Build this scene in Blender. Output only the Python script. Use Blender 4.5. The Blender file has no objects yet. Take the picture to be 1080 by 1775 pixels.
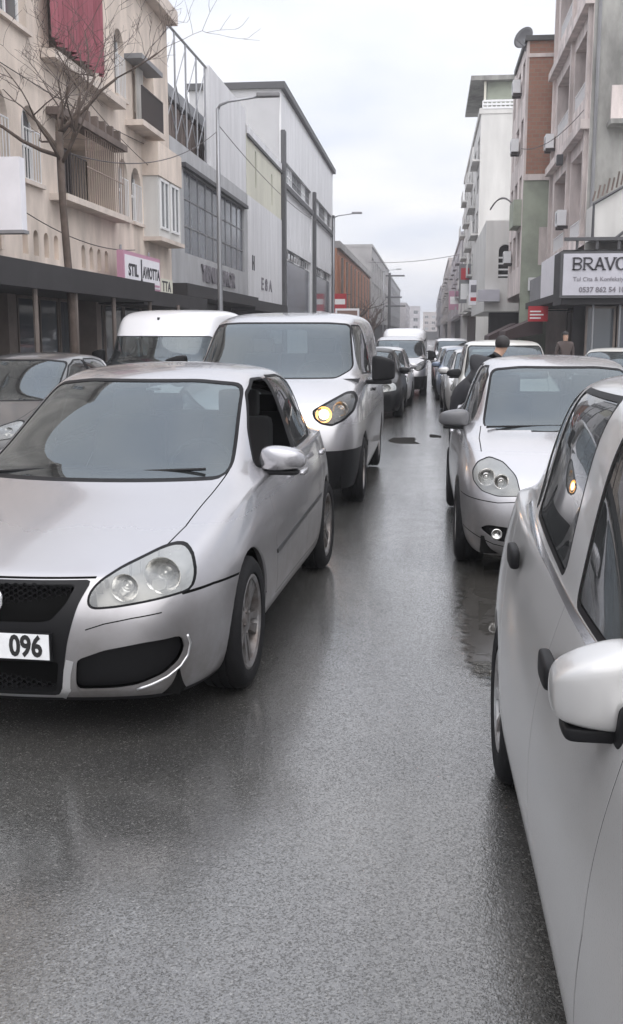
import bpy, bmesh, math, random, os
from mathutils import Vector, Matrix
from mathutils.geometry import tessellate_polygon
R = math.radians
random.seed(7)
scene = bpy.context.scene
col = scene.collection

# ------------------------------------------------------------------ camera, sky, sun, exposure
CAM_H = 1.66
cam_data = bpy.data.cameras.new('camera')
cam = bpy.data.objects.new('camera', cam_data)
col.objects.link(cam)
cam_data.sensor_fit = 'HORIZONTAL'
cam_data.sensor_width = 36.0
cam_data.lens = 1800.0 / 1080.0 * 36.0
cam_data.clip_start = 0.05
cam_data.clip_end = 6000.0
cam.location = (0, 0, CAM_H)
cam.rotation_euler = (R(90 - 9.756), 0, R(6.404))
scene.camera = cam
scene.render.resolution_x = 623
scene.render.resolution_y = 1024
scene.view_settings.view_transform = 'Standard'
scene.view_settings.look = 'None'
scene.view_settings.gamma = 1.0
scene.view_settings.use_curve_mapping = False
scene.view_settings.exposure = 0.72

SUN_EL, SUN_AZ = 50.0, 160.0     # azimuth from +Y, clockwise: the veiled sun stands behind the camera's right shoulder
world = bpy.data.worlds.new('World')
scene.world = world
world.use_nodes = True
nt = world.node_tree
nt.nodes.clear()
out = nt.nodes.new('ShaderNodeOutputWorld')
bg = nt.nodes.new('ShaderNodeBackground')
sky = nt.nodes.new('ShaderNodeTexSky')
sky.sky_type = 'NISHITA'
sky.sun_disc = False
sky.sun_elevation = R(SUN_EL)
sky.sun_rotation = R(SUN_AZ)
sky.dust_density = 3.0
tc = nt.nodes.new('ShaderNodeTexCoord')
sep = nt.nodes.new('ShaderNodeSeparateXYZ')
nt.links.new(tc.outputs['Generated'], sep.inputs[0])
# cloud deck: stretch the direction so clouds flatten to the horizon
zadd = nt.nodes.new('ShaderNodeMath'); zadd.operation = 'ADD'; zadd.inputs[1].default_value = 0.18
zmax = nt.nodes.new('ShaderNodeMath'); zmax.operation = 'MAXIMUM'; zmax.inputs[1].default_value = 0.0
nt.links.new(sep.outputs['Z'], zmax.inputs[0])
nt.links.new(zmax.outputs[0], zadd.inputs[0])
dx = nt.nodes.new('ShaderNodeMath'); dx.operation = 'DIVIDE'
dy = nt.nodes.new('ShaderNodeMath'); dy.operation = 'DIVIDE'
nt.links.new(sep.outputs['X'], dx.inputs[0]); nt.links.new(zadd.outputs[0], dx.inputs[1])
nt.links.new(sep.outputs['Y'], dy.inputs[0]); nt.links.new(zadd.outputs[0], dy.inputs[1])
comb = nt.nodes.new('ShaderNodeCombineXYZ')
nt.links.new(dx.outputs[0], comb.inputs[0]); nt.links.new(dy.outputs[0], comb.inputs[1])
n1 = nt.nodes.new('ShaderNodeTexNoise'); n1.inputs['Scale'].default_value = 1.15; n1.inputs['Detail'].default_value = 6.0
n1.inputs['Roughness'].default_value = 0.5
nt.links.new(comb.outputs[0], n1.inputs['Vector'])
ramp = nt.nodes.new('ShaderNodeValToRGB')
ramp.color_ramp.elements[0].position = 0.36; ramp.color_ramp.elements[0].color = (0.74, 0.78, 0.885, 1)
ramp.color_ramp.elements[1].position = 0.60; ramp.color_ramp.elements[1].color = (0.99, 0.98, 1.0, 1)
nt.links.new(n1.outputs['Fac'], ramp.inputs[0])
# an overcast sky brightens towards the zenith
grad = nt.nodes.new('ShaderNodeMapRange')
grad.inputs['From Min'].default_value = 0.0; grad.inputs['From Max'].default_value = 1.0
grad.inputs['To Min'].default_value = 0.69; grad.inputs['To Max'].default_value = 2.0
zp = nt.nodes.new('ShaderNodeMath'); zp.operation = 'POWER'; zp.inputs[1].default_value = 2.2
nt.links.new(zmax.outputs[0], zp.inputs[0]); nt.links.new(zp.outputs[0], grad.inputs['Value'])
mul = nt.nodes.new('ShaderNodeVectorMath'); mul.operation = 'SCALE'
nt.links.new(ramp.outputs[0], mul.inputs[0]); nt.links.new(grad.outputs[0], mul.inputs['Scale'])
skys = nt.nodes.new('ShaderNodeVectorMath'); skys.operation = 'SCALE'; skys.inputs['Scale'].default_value = 0.10
nt.links.new(sky.outputs[0], skys.inputs[0])
mixs = nt.nodes.new('ShaderNodeMix'); mixs.data_type = 'RGBA'; mixs.inputs['Factor'].default_value = 0.90
nt.links.new(skys.outputs[0], mixs.inputs['A']); nt.links.new(mul.outputs[0], mixs.inputs['B'])
nt.links.new(mixs.outputs['Result'], bg.inputs['Color'])
bg.inputs['Strength'].default_value = 1.0
nt.links.new(bg.outputs[0], out.inputs['Surface'])

sun_data = bpy.data.lights.new('sun', 'SUN')
sun_data.energy = 1.3
sun_data.angle = R(85)
sun_data.color = (1.0, 0.975, 0.95)
sun = bpy.data.objects.new('sun', sun_data)
col.objects.link(sun)
sun.location = (0, -20, 60)
sd = Vector((math.sin(R(SUN_AZ)) * math.cos(R(SUN_EL)), math.cos(R(SUN_AZ)) * math.cos(R(SUN_EL)), math.sin(R(SUN_EL))))
sun.rotation_euler = (-sd).to_track_quat('-Z', 'Y').to_euler()

# ------------------------------------------------------------------ materials
MATS = {}
def principled(name, base, rough=0.6, metal=0.0, coat=0.0, coat_rough=0.05, spec=0.5, var=0.0, var_scale=3.0, var_col=None,
               bump=0.0, bump_scale=60.0, emit=None, emit_s=0.0, stretch=None):
    m = bpy.data.materials.new(name)
    m.use_nodes = True
    t = m.node_tree
    b = t.nodes['Principled BSDF']
    b.inputs['Base Color'].default_value = (*base, 1)
    b.inputs['Roughness'].default_value = rough
    b.inputs['Metallic'].default_value = metal
    b.inputs['Coat Weight'].default_value = coat
    b.inputs['Coat Roughness'].default_value = coat_rough
    b.inputs['Specular IOR Level'].default_value = spec
    if emit:
        b.inputs['Emission Color'].default_value = (*emit, 1)
        b.inputs['Emission Strength'].default_value = emit_s
    if var or bump:
        co = t.nodes.new('ShaderNodeTexCoord')
        src = co.outputs['Object']
        if stretch:
            mp = t.nodes.new('ShaderNodeMapping'); mp.inputs['Scale'].default_value = stretch
            t.links.new(src, mp.inputs['Vector']); src = mp.outputs[0]
    if var:
        n = t.nodes.new('ShaderNodeTexNoise')
        n.inputs['Scale'].default_value = var_scale; n.inputs['Detail'].default_value = 7.0; n.inputs['Roughness'].default_value = 0.6
        t.links.new(src, n.inputs['Vector'])
        r = t.nodes.new('ShaderNodeValToRGB')
        r.color_ramp.elements[0].position = 0.33; r.color_ramp.elements[1].position = 0.68
        vc = var_col or tuple(c * (1 - var) for c in base)
        r.color_ramp.elements[0].color = (*vc, 1)
        r.color_ramp.elements[1].color = (*[min(1, c * (1 + var * 0.25)) for c in base], 1)
        t.links.new(n.outputs['Fac'], r.inputs[0])
        t.links.new(r.outputs[0], b.inputs['Base Color'])
    if bump:
        n2 = t.nodes.new('ShaderNodeTexNoise')
        n2.inputs['Scale'].default_value = bump_scale; n2.inputs['Detail'].default_value = 4.0
        t.links.new(src, n2.inputs['Vector'])
        bp = t.nodes.new('ShaderNodeBump'); bp.inputs['Strength'].default_value = bump; bp.inputs['Distance'].default_value = 0.01
        t.links.new(n2.outputs['Fac'], bp.inputs['Height'])
        t.links.new(bp.outputs[0], b.inputs['Normal'])
    MATS[name] = m
    return m

def glass(name, tint=(0.55, 0.62, 0.62), ior=1.75, rough=0.0, gloss=(1, 1, 1), film=0.0):
    """thin pane: clear transmission plus Fresnel reflection, with a thin film of grime and drops"""
    m = bpy.data.materials.new(name); m.use_nodes = True
    t = m.node_tree; t.nodes.clear()
    o = t.nodes.new('ShaderNodeOutputMaterial')
    fr = t.nodes.new('ShaderNodeFresnel'); fr.inputs['IOR'].default_value = ior
    tr = t.nodes.new('ShaderNodeBsdfTransparent'); tr.inputs['Color'].default_value = (*tint, 1)
    gl = t.nodes.new('ShaderNodeBsdfGlossy'); gl.inputs['Roughness'].default_value = rough; gl.inputs['Color'].default_value = (*gloss, 1)
    mx = t.nodes.new('ShaderNodeMixShader')
    t.links.new(fr.outputs[0], mx.inputs[0]); t.links.new(tr.outputs[0], mx.inputs[1]); t.links.new(gl.outputs[0], mx.inputs[2])
    last = mx
    if film:
        df = t.nodes.new('ShaderNodeBsdfDiffuse'); df.inputs['Color'].default_value = (0.45, 0.47, 0.48, 1)
        co = t.nodes.new('ShaderNodeTexCoord')
        n = t.nodes.new('ShaderNodeTexNoise'); n.inputs['Scale'].default_value = 2.2; n.inputs['Detail'].default_value = 8
        t.links.new(co.outputs['Object'], n.inputs['Vector'])
        mr = t.nodes.new('ShaderNodeMapRange'); mr.inputs['From Min'].default_value = 0.3; mr.inputs['From Max'].default_value = 0.7
        mr.inputs['To Min'].default_value = film * 0.4; mr.inputs['To Max'].default_value = film * 1.4
        t.links.new(n.outputs['Fac'], mr.inputs['Value'])
        m2 = t.nodes.new('ShaderNodeMixShader')
        t.links.new(mr.outputs[0], m2.inputs[0]); t.links.new(mx.outputs[0], m2.inputs[1]); t.links.new(df.outputs[0], m2.inputs[2])
        last = m2
    t.links.new(last.outputs[0], o.inputs['Surface'])
    MATS[name] = m
    return m

def car_paint(name, base, metal=0.45, rough=0.34, dirt=(0.16, 0.145, 0.13), dirt_h=0.85, wet=0.22):
    """metallic paint under clear coat, road film thrown up on the lower panels, beads of rain"""
    m = bpy.data.materials.new(name); m.use_nodes = True
    t = m.node_tree; b = t.nodes['Principled BSDF']
    b.inputs['Metallic'].default_value = metal
    b.inputs['Coat Weight'].default_value = 0.8
    b.inputs['Coat Roughness'].default_value = 0.06
    co = t.nodes.new('ShaderNodeTexCoord')
    sp = t.nodes.new('ShaderNodeSeparateXYZ'); t.links.new(co.outputs['Object'], sp.inputs[0])
    n = t.nodes.new('ShaderNodeTexNoise'); n.inputs['Scale'].default_value = 4.0; n.inputs['Detail'].default_value = 8.0; n.inputs['Roughness'].default_value = 0.65
    t.links.new(co.outputs['Object'], n.inputs['Vector'])
    mr = t.nodes.new('ShaderNodeMapRange')
    mr.inputs['From Min'].default_value = dirt_h; mr.inputs['From Max'].default_value = 0.12
    mr.inputs['To Min'].default_value = 0.0; mr.inputs['To Max'].default_value = 0.75
    t.links.new(sp.outputs['Z'], mr.inputs['Value'])
    mm = t.nodes.new('ShaderNodeMath'); mm.operation = 'MULTIPLY'
    nr = t.nodes.new('ShaderNodeMapRange'); nr.inputs['From Min'].default_value = 0.3; nr.inputs['From Max'].default_value = 0.7; nr.inputs['To Min'].default_value = 0.35; nr.inputs['To Max'].default_value = 1.3
    t.links.new(n.outputs['Fac'], nr.inputs['Value'])
    t.links.new(mr.outputs[0], mm.inputs[0]); t.links.new(nr.outputs[0], mm.inputs[1])
    mm.use_clamp = True
    mx = t.nodes.new('ShaderNodeMix'); mx.data_type = 'RGBA'
    mx.inputs['A'].default_value = (*base, 1); mx.inputs['B'].default_value = (*dirt, 1)
    t.links.new(mm.outputs[0], mx.inputs['Factor'])
    t.links.new(mx.outputs['Result'], b.inputs['Base Color'])
    rr = t.nodes.new('ShaderNodeMapRange'); rr.inputs['To Min'].default_value = rough; rr.inputs['To Max'].default_value = 0.75
    t.links.new(mm.outputs[0], rr.inputs['Value']); t.links.new(rr.outputs[0], b.inputs['Roughness'])
    cw = t.nodes.new('ShaderNodeMapRange'); cw.inputs['To Min'].default_value = 0.85; cw.inputs['To Max'].default_value = 0.15
    t.links.new(mm.outputs[0], cw.inputs['Value']); t.links.new(cw.outputs[0], b.inputs['Coat Weight'])
    # rain beads
    v = t.nodes.new('ShaderNodeTexVoronoi'); v.inputs['Scale'].default_value = 150.0
    t.links.new(co.outputs['Object'], v.inputs['Vector'])
    vr = t.nodes.new('ShaderNodeMapRange'); vr.inputs['From Min'].default_value = 0.0; vr.inputs['From Max'].default_value = 0.33; vr.inputs['To Min'].default_value = 1.0; vr.inputs['To Max'].default_value = 0.0
    t.links.new(v.outputs['Distance'], vr.inputs['Value'])
    bp = t.nodes.new('ShaderNodeBump'); bp.inputs['Strength'].default_value = wet; bp.inputs['Distance'].default_value = 0.002
    t.links.new(vr.outputs[0], bp.inputs['Height'])
    t.links.new(bp.outputs[0], b.inputs['Coat Normal'])
    MATS[name] = m
    return m

principled('tyre', (0.014, 0.014, 0.015), 0.85, spec=0.12, bump=0.3, bump_scale=90)
principled('black_plastic', (0.009, 0.009, 0.010), 0.5, spec=0.16)
principled('seal', (0.005, 0.005, 0.006), 0.5, spec=0.12)
principled('gap', (0.004, 0.004, 0.004), 0.9, spec=0.05)
principled('under', (0.006, 0.006, 0.006), 0.9, spec=0.05)
principled('alloy', (0.26, 0.26, 0.265), 0.40, 0.8, var=0.35, var_scale=9, var_col=(0.12, 0.10, 0.09))
principled('steel_cap', (0.40, 0.41, 0.42), 0.45, 0.3, var=0.35, var_scale=9, var_col=(0.12, 0.10, 0.09))
principled('chrome', (0.80, 0.80, 0.81), 0.12, 1.0)
principled('dull_chrome', (0.62, 0.62, 0.63), 0.28, 0.9)
principled('reflector', (0.72, 0.71, 0.69), 0.18, 1.0, bump=0.15, bump_scale=30)
principled('lamp_housing', (0.36, 0.355, 0.34), 0.45, 0.3)
principled('dark_housing', (0.05, 0.05, 0.052), 0.4, 0.2)
principled('lining', (0.035, 0.034, 0.035), 0.9)
principled('seat_fabric', (0.045, 0.042, 0.045), 0.95, bump=0.2, bump_scale=200)
principled('dash', (0.022, 0.022, 0.024), 0.65, bump=0.1, bump_scale=300)
principled('plate_white', (0.74, 0.75, 0.76), 0.4, var=0.12, var_scale=20)
principled('plate_black', (0.012, 0.012, 0.012), 0.5)
principled('white_print', (0.82, 0.82, 0.82), 0.5)
principled('lamp_lit', (1, 0.85, 0.6), 0.4, emit=(1.0, 0.72, 0.38), emit_s=5.0)
principled('lamp_amber', (0.9, 0.5, 0.15), 0.3, emit=(1.0, 0.48, 0.12), emit_s=0.9)
principled('amber', (0.75, 0.30, 0.03), 0.3)
glass('windscreen', (0.30, 0.36, 0.37), 1.78, gloss=(0.84, 0.94, 1.0), film=0.035)
glass('side_glass', (0.50, 0.54, 0.53), 1.6, film=0.05)
glass('dark_glass', (0.16, 0.18, 0.19), 1.6, film=0.04)
glass('lamp_glass', (0.88, 0.88, 0.86), 1.5, film=0.36)
glass('lamp_clear', (0.85, 0.85, 0.85), 1.45, film=0.05)
car_paint('paint_silver', (0.345, 0.34, 0.355), 0.75, 0.26)
car_paint('paint_silver_b', (0.43, 0.425, 0.42), 0.40, 0.30, (0.27, 0.26, 0.25), 0.6)
car_paint('paint_silver_c', (0.41, 0.405, 0.42), 0.75, 0.27)
car_paint('paint_white', (0.62, 0.62, 0.64), 0.0, 0.30)
car_paint('paint_grey', (0.07, 0.072, 0.075), 0.4, 0.3, (0.05, 0.047, 0.045))
principled('paint_black', (0.008, 0.008, 0.009), 0.30, spec=0.22)
car_paint('paint_cream', (0.52, 0.515, 0.48), 0.1)
car_paint('paint_blue', (0.10, 0.13, 0.19), 0.3)
car_paint('paint_red', (0.32, 0.04, 0.035), 0.1)

# ------------------------------------------------------------------ generic mesh helpers
def link(o, parent=None):
    col.objects.link(o)
    if parent is not None:
        o.parent = parent
    return o

def mesh_obj(name, verts, faces, mat, parent=None, normals=None, smooth=False):
    me = bpy.data.meshes.new(name)
    me.from_pydata([tuple(v) for v in verts], [], faces)
    if smooth or normals:
        me.polygons.foreach_set('use_smooth', [True] * len(me.polygons))
    me.update()
    if normals:
        me.normals_split_custom_set_from_vertices([tuple(n) for n in normals])
    if mat:
        me.materials.append(MATS[mat] if isinstance(mat, str) else mat)
    return link(bpy.data.objects.new(name, me), parent)

def empty(name, loc=(0, 0, 0), rz=0.0, parent=None):
    o = bpy.data.objects.new(name, None)
    o.empty_display_size = 0.2
    o.location = loc; o.rotation_euler = (0, 0, rz)
    return link(o, parent)

def tag(o, label=None, cat=None, group=None, kind=None):
    if label: o['label'] = label
    if cat: o['category'] = cat
    if group: o['group'] = group
    if kind: o['kind'] = kind
    return o

class MB:
    """collects simple solids and links them as one mesh"""
    def __init__(self, M=None):
        self.v = []; self.f = []; self.M = M
    def add(self, vs, fs):
        n = len(self.v)
        self.v += [(self.M @ Vector(p)) if self.M else Vector(p) for p in vs]
        self.f += [tuple(i + n for i in f) for f in fs]
        return self
    def box(self, x0, x1, y0, y1, z0, z1):
        return self.add([(x0, y0, z0), (x1, y0, z0), (x1, y1, z0), (x0, y1, z0), (x0, y0, z1), (x1, y0, z1), (x1, y1, z1), (x0, y1, z1)],
                        [(0, 3, 2, 1), (4, 5, 6, 7), (0, 1, 5, 4), (1, 2, 6, 5), (2, 3, 7, 6), (3, 0, 4, 7)])
    def quad(self, a, b, c, d):
        return self.add([a, b, c, d], [(0, 1, 2, 3)])
    def tube(self, pts, rad, n=8, caps=True):
        pts = [Vector(p) for p in pts]
        rads = rad if isinstance(rad, (list, tuple)) else [rad] * len(pts)
        base = []; vs = []
        prev = None
        for i, p in enumerate(pts):
            d = (pts[min(i + 1, len(pts) - 1)] - pts[max(i - 1, 0)])
            d = d.normalized() if d.length > 1e-9 else Vector((0, 0, 1))
            if prev is None:
                a = d.cross(Vector((0, 0, 1)))
                if a.length < 0.05: a = d.cross(Vector((1, 0, 0)))
            else:
                a = prev - d * prev.dot(d)
            a.normalize(); prev = a
            b = d.cross(a)
            for k in range(n):
                th = 2 * math.pi * k / n
                vs.append(p + (a * math.cos(th) + b * math.sin(th)) * rads[i])
        fs = []
        for i in range(len(pts) - 1):
            for k in range(n):
                k2 = (k + 1) % n
                fs.append((i * n + k, i * n + k2, (i + 1) * n + k2, (i + 1) * n + k))
        if caps:
            fs.append(tuple(range(n - 1, -1, -1))); fs.append(tuple((len(pts) - 1) * n + k for k in range(n)))
        return self.add(vs, fs)
    def lathe(self, prof, n=32, axis='x', c=(0, 0, 0), a0=0.0, a1=2 * math.pi):
        """prof: (radius, offset along axis)"""
        full = abs(a1 - a0 - 2 * math.pi) < 1e-6
        m = n if full else n + 1
        vs = []
        for r, a in prof:
            for k in range(m):
                th = a0 + (a1 - a0) * k / n
                u, w = r * math.cos(th), r * math.sin(th)
                p = (a, u, w) if axis == 'x' else ((u, a, w) if axis == 'y' else (u, w, a))
                vs.append((p[0] + c[0], p[1] + c[1], p[2] + c[2]))
        fs = []
        for i in range(len(prof) - 1):
            for k in range(n):
                k2 = (k + 1) % m
                fs.append((i * m + k, i * m + k2, (i + 1) * m + k2, (i + 1) * m + k))
        return self.add(vs, fs)
    def prism(self, poly, fr, depth0, depth1):
        """poly 2D in frame fr(a, b, c) -> world, extruded c from depth0 to depth1"""
        n = len(poly)
        vs = [fr(a, b, depth0) for a, b in poly] + [fr(a, b, depth1) for a, b in poly]
        fs = [tuple(range(n)), tuple(range(2 * n - 1, n - 1, -1))]
        for i in range(n):
            j = (i + 1) % n
            fs.append((i, j, n + j, n + i))
        return self.add(vs, fs)
    def build(self, name, mat, parent=None, smooth=False, angle=None):
        me = bpy.data.meshes.new(name)
        me.from_pydata([tuple(p) for p in self.v], [], self.f)
        bm = bmesh.new(); bm.from_mesh(me)
        bmesh.ops.recalc_face_normals(bm, faces=bm.faces)
        bm.to_mesh(me); bm.free()
        if mat: me.materials.append(MATS[mat] if isinstance(mat, str) else mat)
        if smooth or angle:
            me.polygons.foreach_set('use_smooth', [True] * len(me.polygons))
            if angle:
                try: me.set_sharp_from_angle(angle=R(angle))
                except Exception: pass
        me.update()
        return link(bpy.data.objects.new(name, me), parent)

def subdivided(name, verts, faces, levels, mat=None, parent=None, creases=None):
    """Catmull-Clark surface of a cage, returned as a finished mesh object"""
    me = bpy.data.meshes.new(name + '_cage')
    me.from_pydata([tuple(v) for v in verts], [], faces)
    bm = bmesh.new(); bm.from_mesh(me); bmesh.ops.recalc_face_normals(bm, faces=bm.faces)
    if creases:
        lay = bm.edges.layers.float.get('crease_edge') or bm.edges.layers.float.new('crease_edge')
        for e in bm.edges:
            k = tuple(sorted((e.verts[0].index, e.verts[1].index)))
            if k in creases: e[lay] = creases[k]
    bm.to_mesh(me); bm.free()
    o = bpy.data.objects.new(name + '_cage', me); col.objects.link(o)
    md = o.modifiers.new('s', 'SUBSURF'); md.levels = levels; md.render_levels = levels
    dg = bpy.context.evaluated_depsgraph_get()
    ev = o.evaluated_get(dg)
    m2 = bpy.data.meshes.new_from_object(ev)
    bpy.data.objects.remove(o); bpy.data.meshes.remove(me)
    m2.name = name
    m2.polygons.foreach_set('use_smooth', [True] * len(m2.polygons))
    if mat:
        m2.materials.clear(); m2.materials.append(MATS[mat])
        m2.polygons.foreach_set('material_index', [0] * len(m2.polygons))
        return link(bpy.data.objects.new(name, m2), parent)
    return m2

def pillow(name, c, d, mat, parent, sq=0.72, lev=2, M=None, taper=None, sph=0.0):
    """rounded box centred at c with full size d; sq squares the corners"""
    vs, fs = [], []
    for sx in (-1, 1):
        for sy in (-1, 1):
            for sz in (-1, 1):
                vs.append([sx, sy, sz])
    bm = bmesh.new(); bmesh.ops.create_cube(bm, size=2.0)
    bmesh.ops.subdivide_edges(bm, edges=bm.edges[:], cuts=2, use_grid_fill=True)
    vv = []
    bm.verts.ensure_lookup_table()
    for v in bm.verts:
        p = [math.copysign(1.0 if abs(a) > 0.9 else sq, a) for a in v.co]
        if sph:
            a, b, c_ = p
            s_ = (a * math.sqrt(max(0, 1 - b * b / 2 - c_ * c_ / 2 + b * b * c_ * c_ / 3)), b * math.sqrt(max(0, 1 - a * a / 2 - c_ * c_ / 2 + a * a * c_ * c_ / 3)), c_ * math.sqrt(max(0, 1 - b * b / 2 - a * a / 2 + b * b * a * a / 3)))
            p = [u * (1 - sph) + 1.12 * w * sph for u, w in zip(p, s_)]
        q = Vector((p[0] * d[0] / 2, p[1] * d[1] / 2, p[2] * d[2] / 2))
        if taper: q = taper(q)
        q = q + Vector(c)
        vv.append(M @ q if M else q)
    ff = [tuple(v.index for v in f.verts) for f in bm.faces]
    bm.free()
    return subdivided(name, vv, ff, lev, mat, parent)

def text_obj(name, body, size, M, mat, parent, bold=0.0, ext=0.002, sx=1.0, shear=0.0, align='CENTER'):
    cu = bpy.data.curves.new(name, 'FONT')
    cu.body = body; cu.size = size; cu.extrude = ext; cu.offset = bold; cu.shear = shear
    cu.align_x = align; cu.align_y = 'CENTER'
    cu.resolution_u = 3
    o = bpy.data.objects.new(name + '_c', cu); col.objects.link(o)
    dg = bpy.context.evaluated_depsgraph_get()
    me = bpy.data.meshes.new_from_object(o.evaluated_get(dg))
    bpy.data.objects.remove(o); bpy.data.curves.remove(cu)
    me.transform(M @ Matrix.Diagonal((sx, 1, 1, 1)))
    bm = bmesh.new(); bm.from_mesh(me); bpy.data.meshes.remove(me)
    bm.verts.ensure_lookup_table(); seen = set(); first = None
    for v0 in bm.verts:                                             # one object for each letter
        if v0.index in seen: continue
        st, comp = [v0], []
        seen.add(v0.index)
        while st:
            v = st.pop(); comp.append(v)
            for e in v.link_edges:
                w = e.other_vert(v)
                if w.index not in seen: seen.add(w.index); st.append(w)
        mp = {v.index: i for i, v in enumerate(comp)}
        fs = {f for v in comp for f in v.link_faces}
        lo = mesh_obj('letter', [v.co.copy() for v in comp], [tuple(mp[v.index] for v in f.verts) for f in fs], mat, parent)
        first = first or lo
    bm.free()
    return first

# ------------------------------------------------------------------ car shells: one quad cage, tables per model
def cage(p):
    Y, W, ZS = p['Y'], p['W'], p['ZS']
    RX = p.get('RX', [0.90, 0.965, 1.0, 0.985, 0.91])
    zr = p.get('RZ', [0.17, 0.24, 0.44])
    vs, idx = [], {}
    def V(key, x, y, z):
        idx[key] = len(vs); vs.append((x, y, z))
    T = (0.0, 0.40, 0.74, 1.0)
    for s in (1, -1):
        for k in range(9):
            for r in range(5):
                z = zr[r] if r < 3 else (zr[2] + (ZS[k] - zr[2]) * 0.6 if r == 3 else ZS[k])
                rx = RX[r]
                if 'RXK' in p and k in p['RXK']: rx = p['RXK'][k][r]
                V(('s', s, k, r), s * W[k] * rx, Y[k] + p.get('DY', {}).get((k, r), 0.0), z)
        for end, key, k in (('F', 'F', 0), ('R', 'R', 8)):
            tab = p[key]                      # rows: (y centre, y at column 3, z centre or None)
            for r in range(5):
                yc, y3, zc = tab[r]
                zk = vs[idx[('s', s, k, r)]][2]
                for c in range(4):
                    if c == 0 and s == -1: continue
                    t = (0.0, 0.36, 0.66, 0.88)[c]
                    V((end, s if c else 1, c, r), s * W[k] * RX[r] * t, yc + (y3 - yc) * (t / 0.88) ** 2.2, zc + (zk - zc) * t ** 2)
        for k in (1, 2):
            yc, zc, xk, zk = p['H'][k - 1]
            for c in range(4):
                if c == 0 and s == -1: continue
                V(('H', s if c else 1, k, c), s * xk * T[c], yc + (Y[k] - yc) * T[c] ** 2, zc + (zk - zc) * T[c] ** 2.4)
        def arc(tag_, lev, par):
            yc, yk, xk, zc, zk = par
            for c in range(4):
                if c == 0 and s == -1: continue
                V((tag_, s if c else 1, lev, c), s * xk * T[c], yc + (yk - yc) * T[c] ** 2.2, zc + (zk - zc) * T[c] ** 2.2)
        mid = p.get('mid', 0.5); bul = p.get('bulge', 0.012)
        def lerp(a, b, t): return [u + (v - u) * t for u, v in zip(a, b)]
        arc('gf', 0, p['BF']); arc('gf', 2, p['TF'])
        mf = lerp(p['BF'], p['TF'], mid); mf[0] -= bul * 1.6; mf[2] += bul * 0.6; mf[4] += bul * 0.5; arc('gf', 1, mf)
        arc('gr', 0, p['BR']); arc('gr', 2, p['TR'])
        mr_ = lerp(p['BR'], p['TR'], mid); mr_[0] += bul * 1.6; mr_[2] += bul * 0.6; arc('gr', 1, mr_)
        for j in range(3):
            b, t = p['BS'][j], p['TS'][j]
            V(('gs', s, 0, j), s * b[0], b[1], b[2]); V(('gs', s, 2, j), s * t[0], t[1], t[2])
            m = lerp(b, t, mid); V(('gs', s, 1, j), s * (m[0] + bul), m[1], m[2])
            for c in range(3):
                if c == 0 and s == -1: continue
                zc = p['RC'][j]
                V(('rf', s if c else 1, j, c), s * t[0] * T[c], t[1], zc + (t[2] - zc) * p.get('roof_curve', (0.0, 0.10, 0.42))[c])
    def I(key):
        k = list(key)
        if key[0] in ('F', 'R') and key[2] == 0: k[1] = 1
        if key[0] in ('H', 'gf', 'gr', 'rf') and key[3] == 0: k[1] = 1
        return idx[tuple(k)]
    fs = []
    for s in (1, -1):
        q = []
        for k in range(8):
            for r in range(4):
                q.append((('s', s, k, r), ('s', s, k + 1, r), ('s', s, k + 1, r + 1), ('s', s, k, r + 1)))
        for e, k in (('F', 0), ('R', 8)):
            for c in range(4):
                for r in range(4):
                    nx = (lambda rr: (e, s, c + 1, rr)) if c < 3 else (lambda rr: ('s', s, k, rr))
                    q.append(((e, s, c, r), nx(r), nx(r + 1), (e, s, c, r + 1)))
        def hd(k, c):
            if c == 4: return ('s', s, k, 4)
            if k == 0: return ('F', s, c, 4)
            if k == 3: return ('gf', s, 0, c)
            return ('H', s, k, c)
        for k in range(3):
            for c in range(4):
                q.append((hd(k, c), hd(k, c + 1), hd(k + 1, c + 1), hd(k + 1, c)))
        def bs(k, lev=0):
            if k == 3: return ('gf', s, lev, 3)
            if k == 7: return ('gr', s, lev, 3)
            return ('gs', s, lev, k - 4)
        for k in range(3, 7):
            q.append((('s', s, k, 4), ('s', s, k + 1, 4), bs(k + 1), bs(k)))
        def dk(k, c):
            if c == 4: return ('s', s, k, 4)
            return ('gr', s, 0, c) if k == 7 else ('R', s, c, 4)
        for c in range(4):
            q.append((dk(7, c), dk(7, c + 1), dk(8, c + 1), dk(8, c)))
        for lev in (0, 1):
            for c in range(3):
                q.append((('gf', s, lev, c), ('gf', s, lev, c + 1), ('gf', s, lev + 1, c + 1), ('gf', s, lev + 1, c)))
                q.append((('gr', s, lev, c), ('gr', s, lev, c + 1), ('gr', s, lev + 1, c + 1), ('gr', s, lev + 1, c)))
            for k in range(3, 7):
                q.append((bs(k, lev), bs(k + 1, lev), bs(k + 1, lev + 1), bs(k, lev + 1)))
        def rf(k, c):
            if k == 3: return ('gf', s, 2, c)
            if k == 7: return ('gr', s, 2, c)
            return ('gs', s, 2, k - 4) if c == 3 else ('rf', s, k - 4, c)
        for k in range(3, 7):
            for c in range(3):
                q.append((rf(k, c), rf(k, c + 1), rf(k + 1, c + 1), rf(k + 1, c)))
        fs += [tuple(I(a) for a in f) for f in q]
    cr = {}
    def crease(a, b, w): cr[tuple(sorted((I(a), I(b))))] = w
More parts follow.
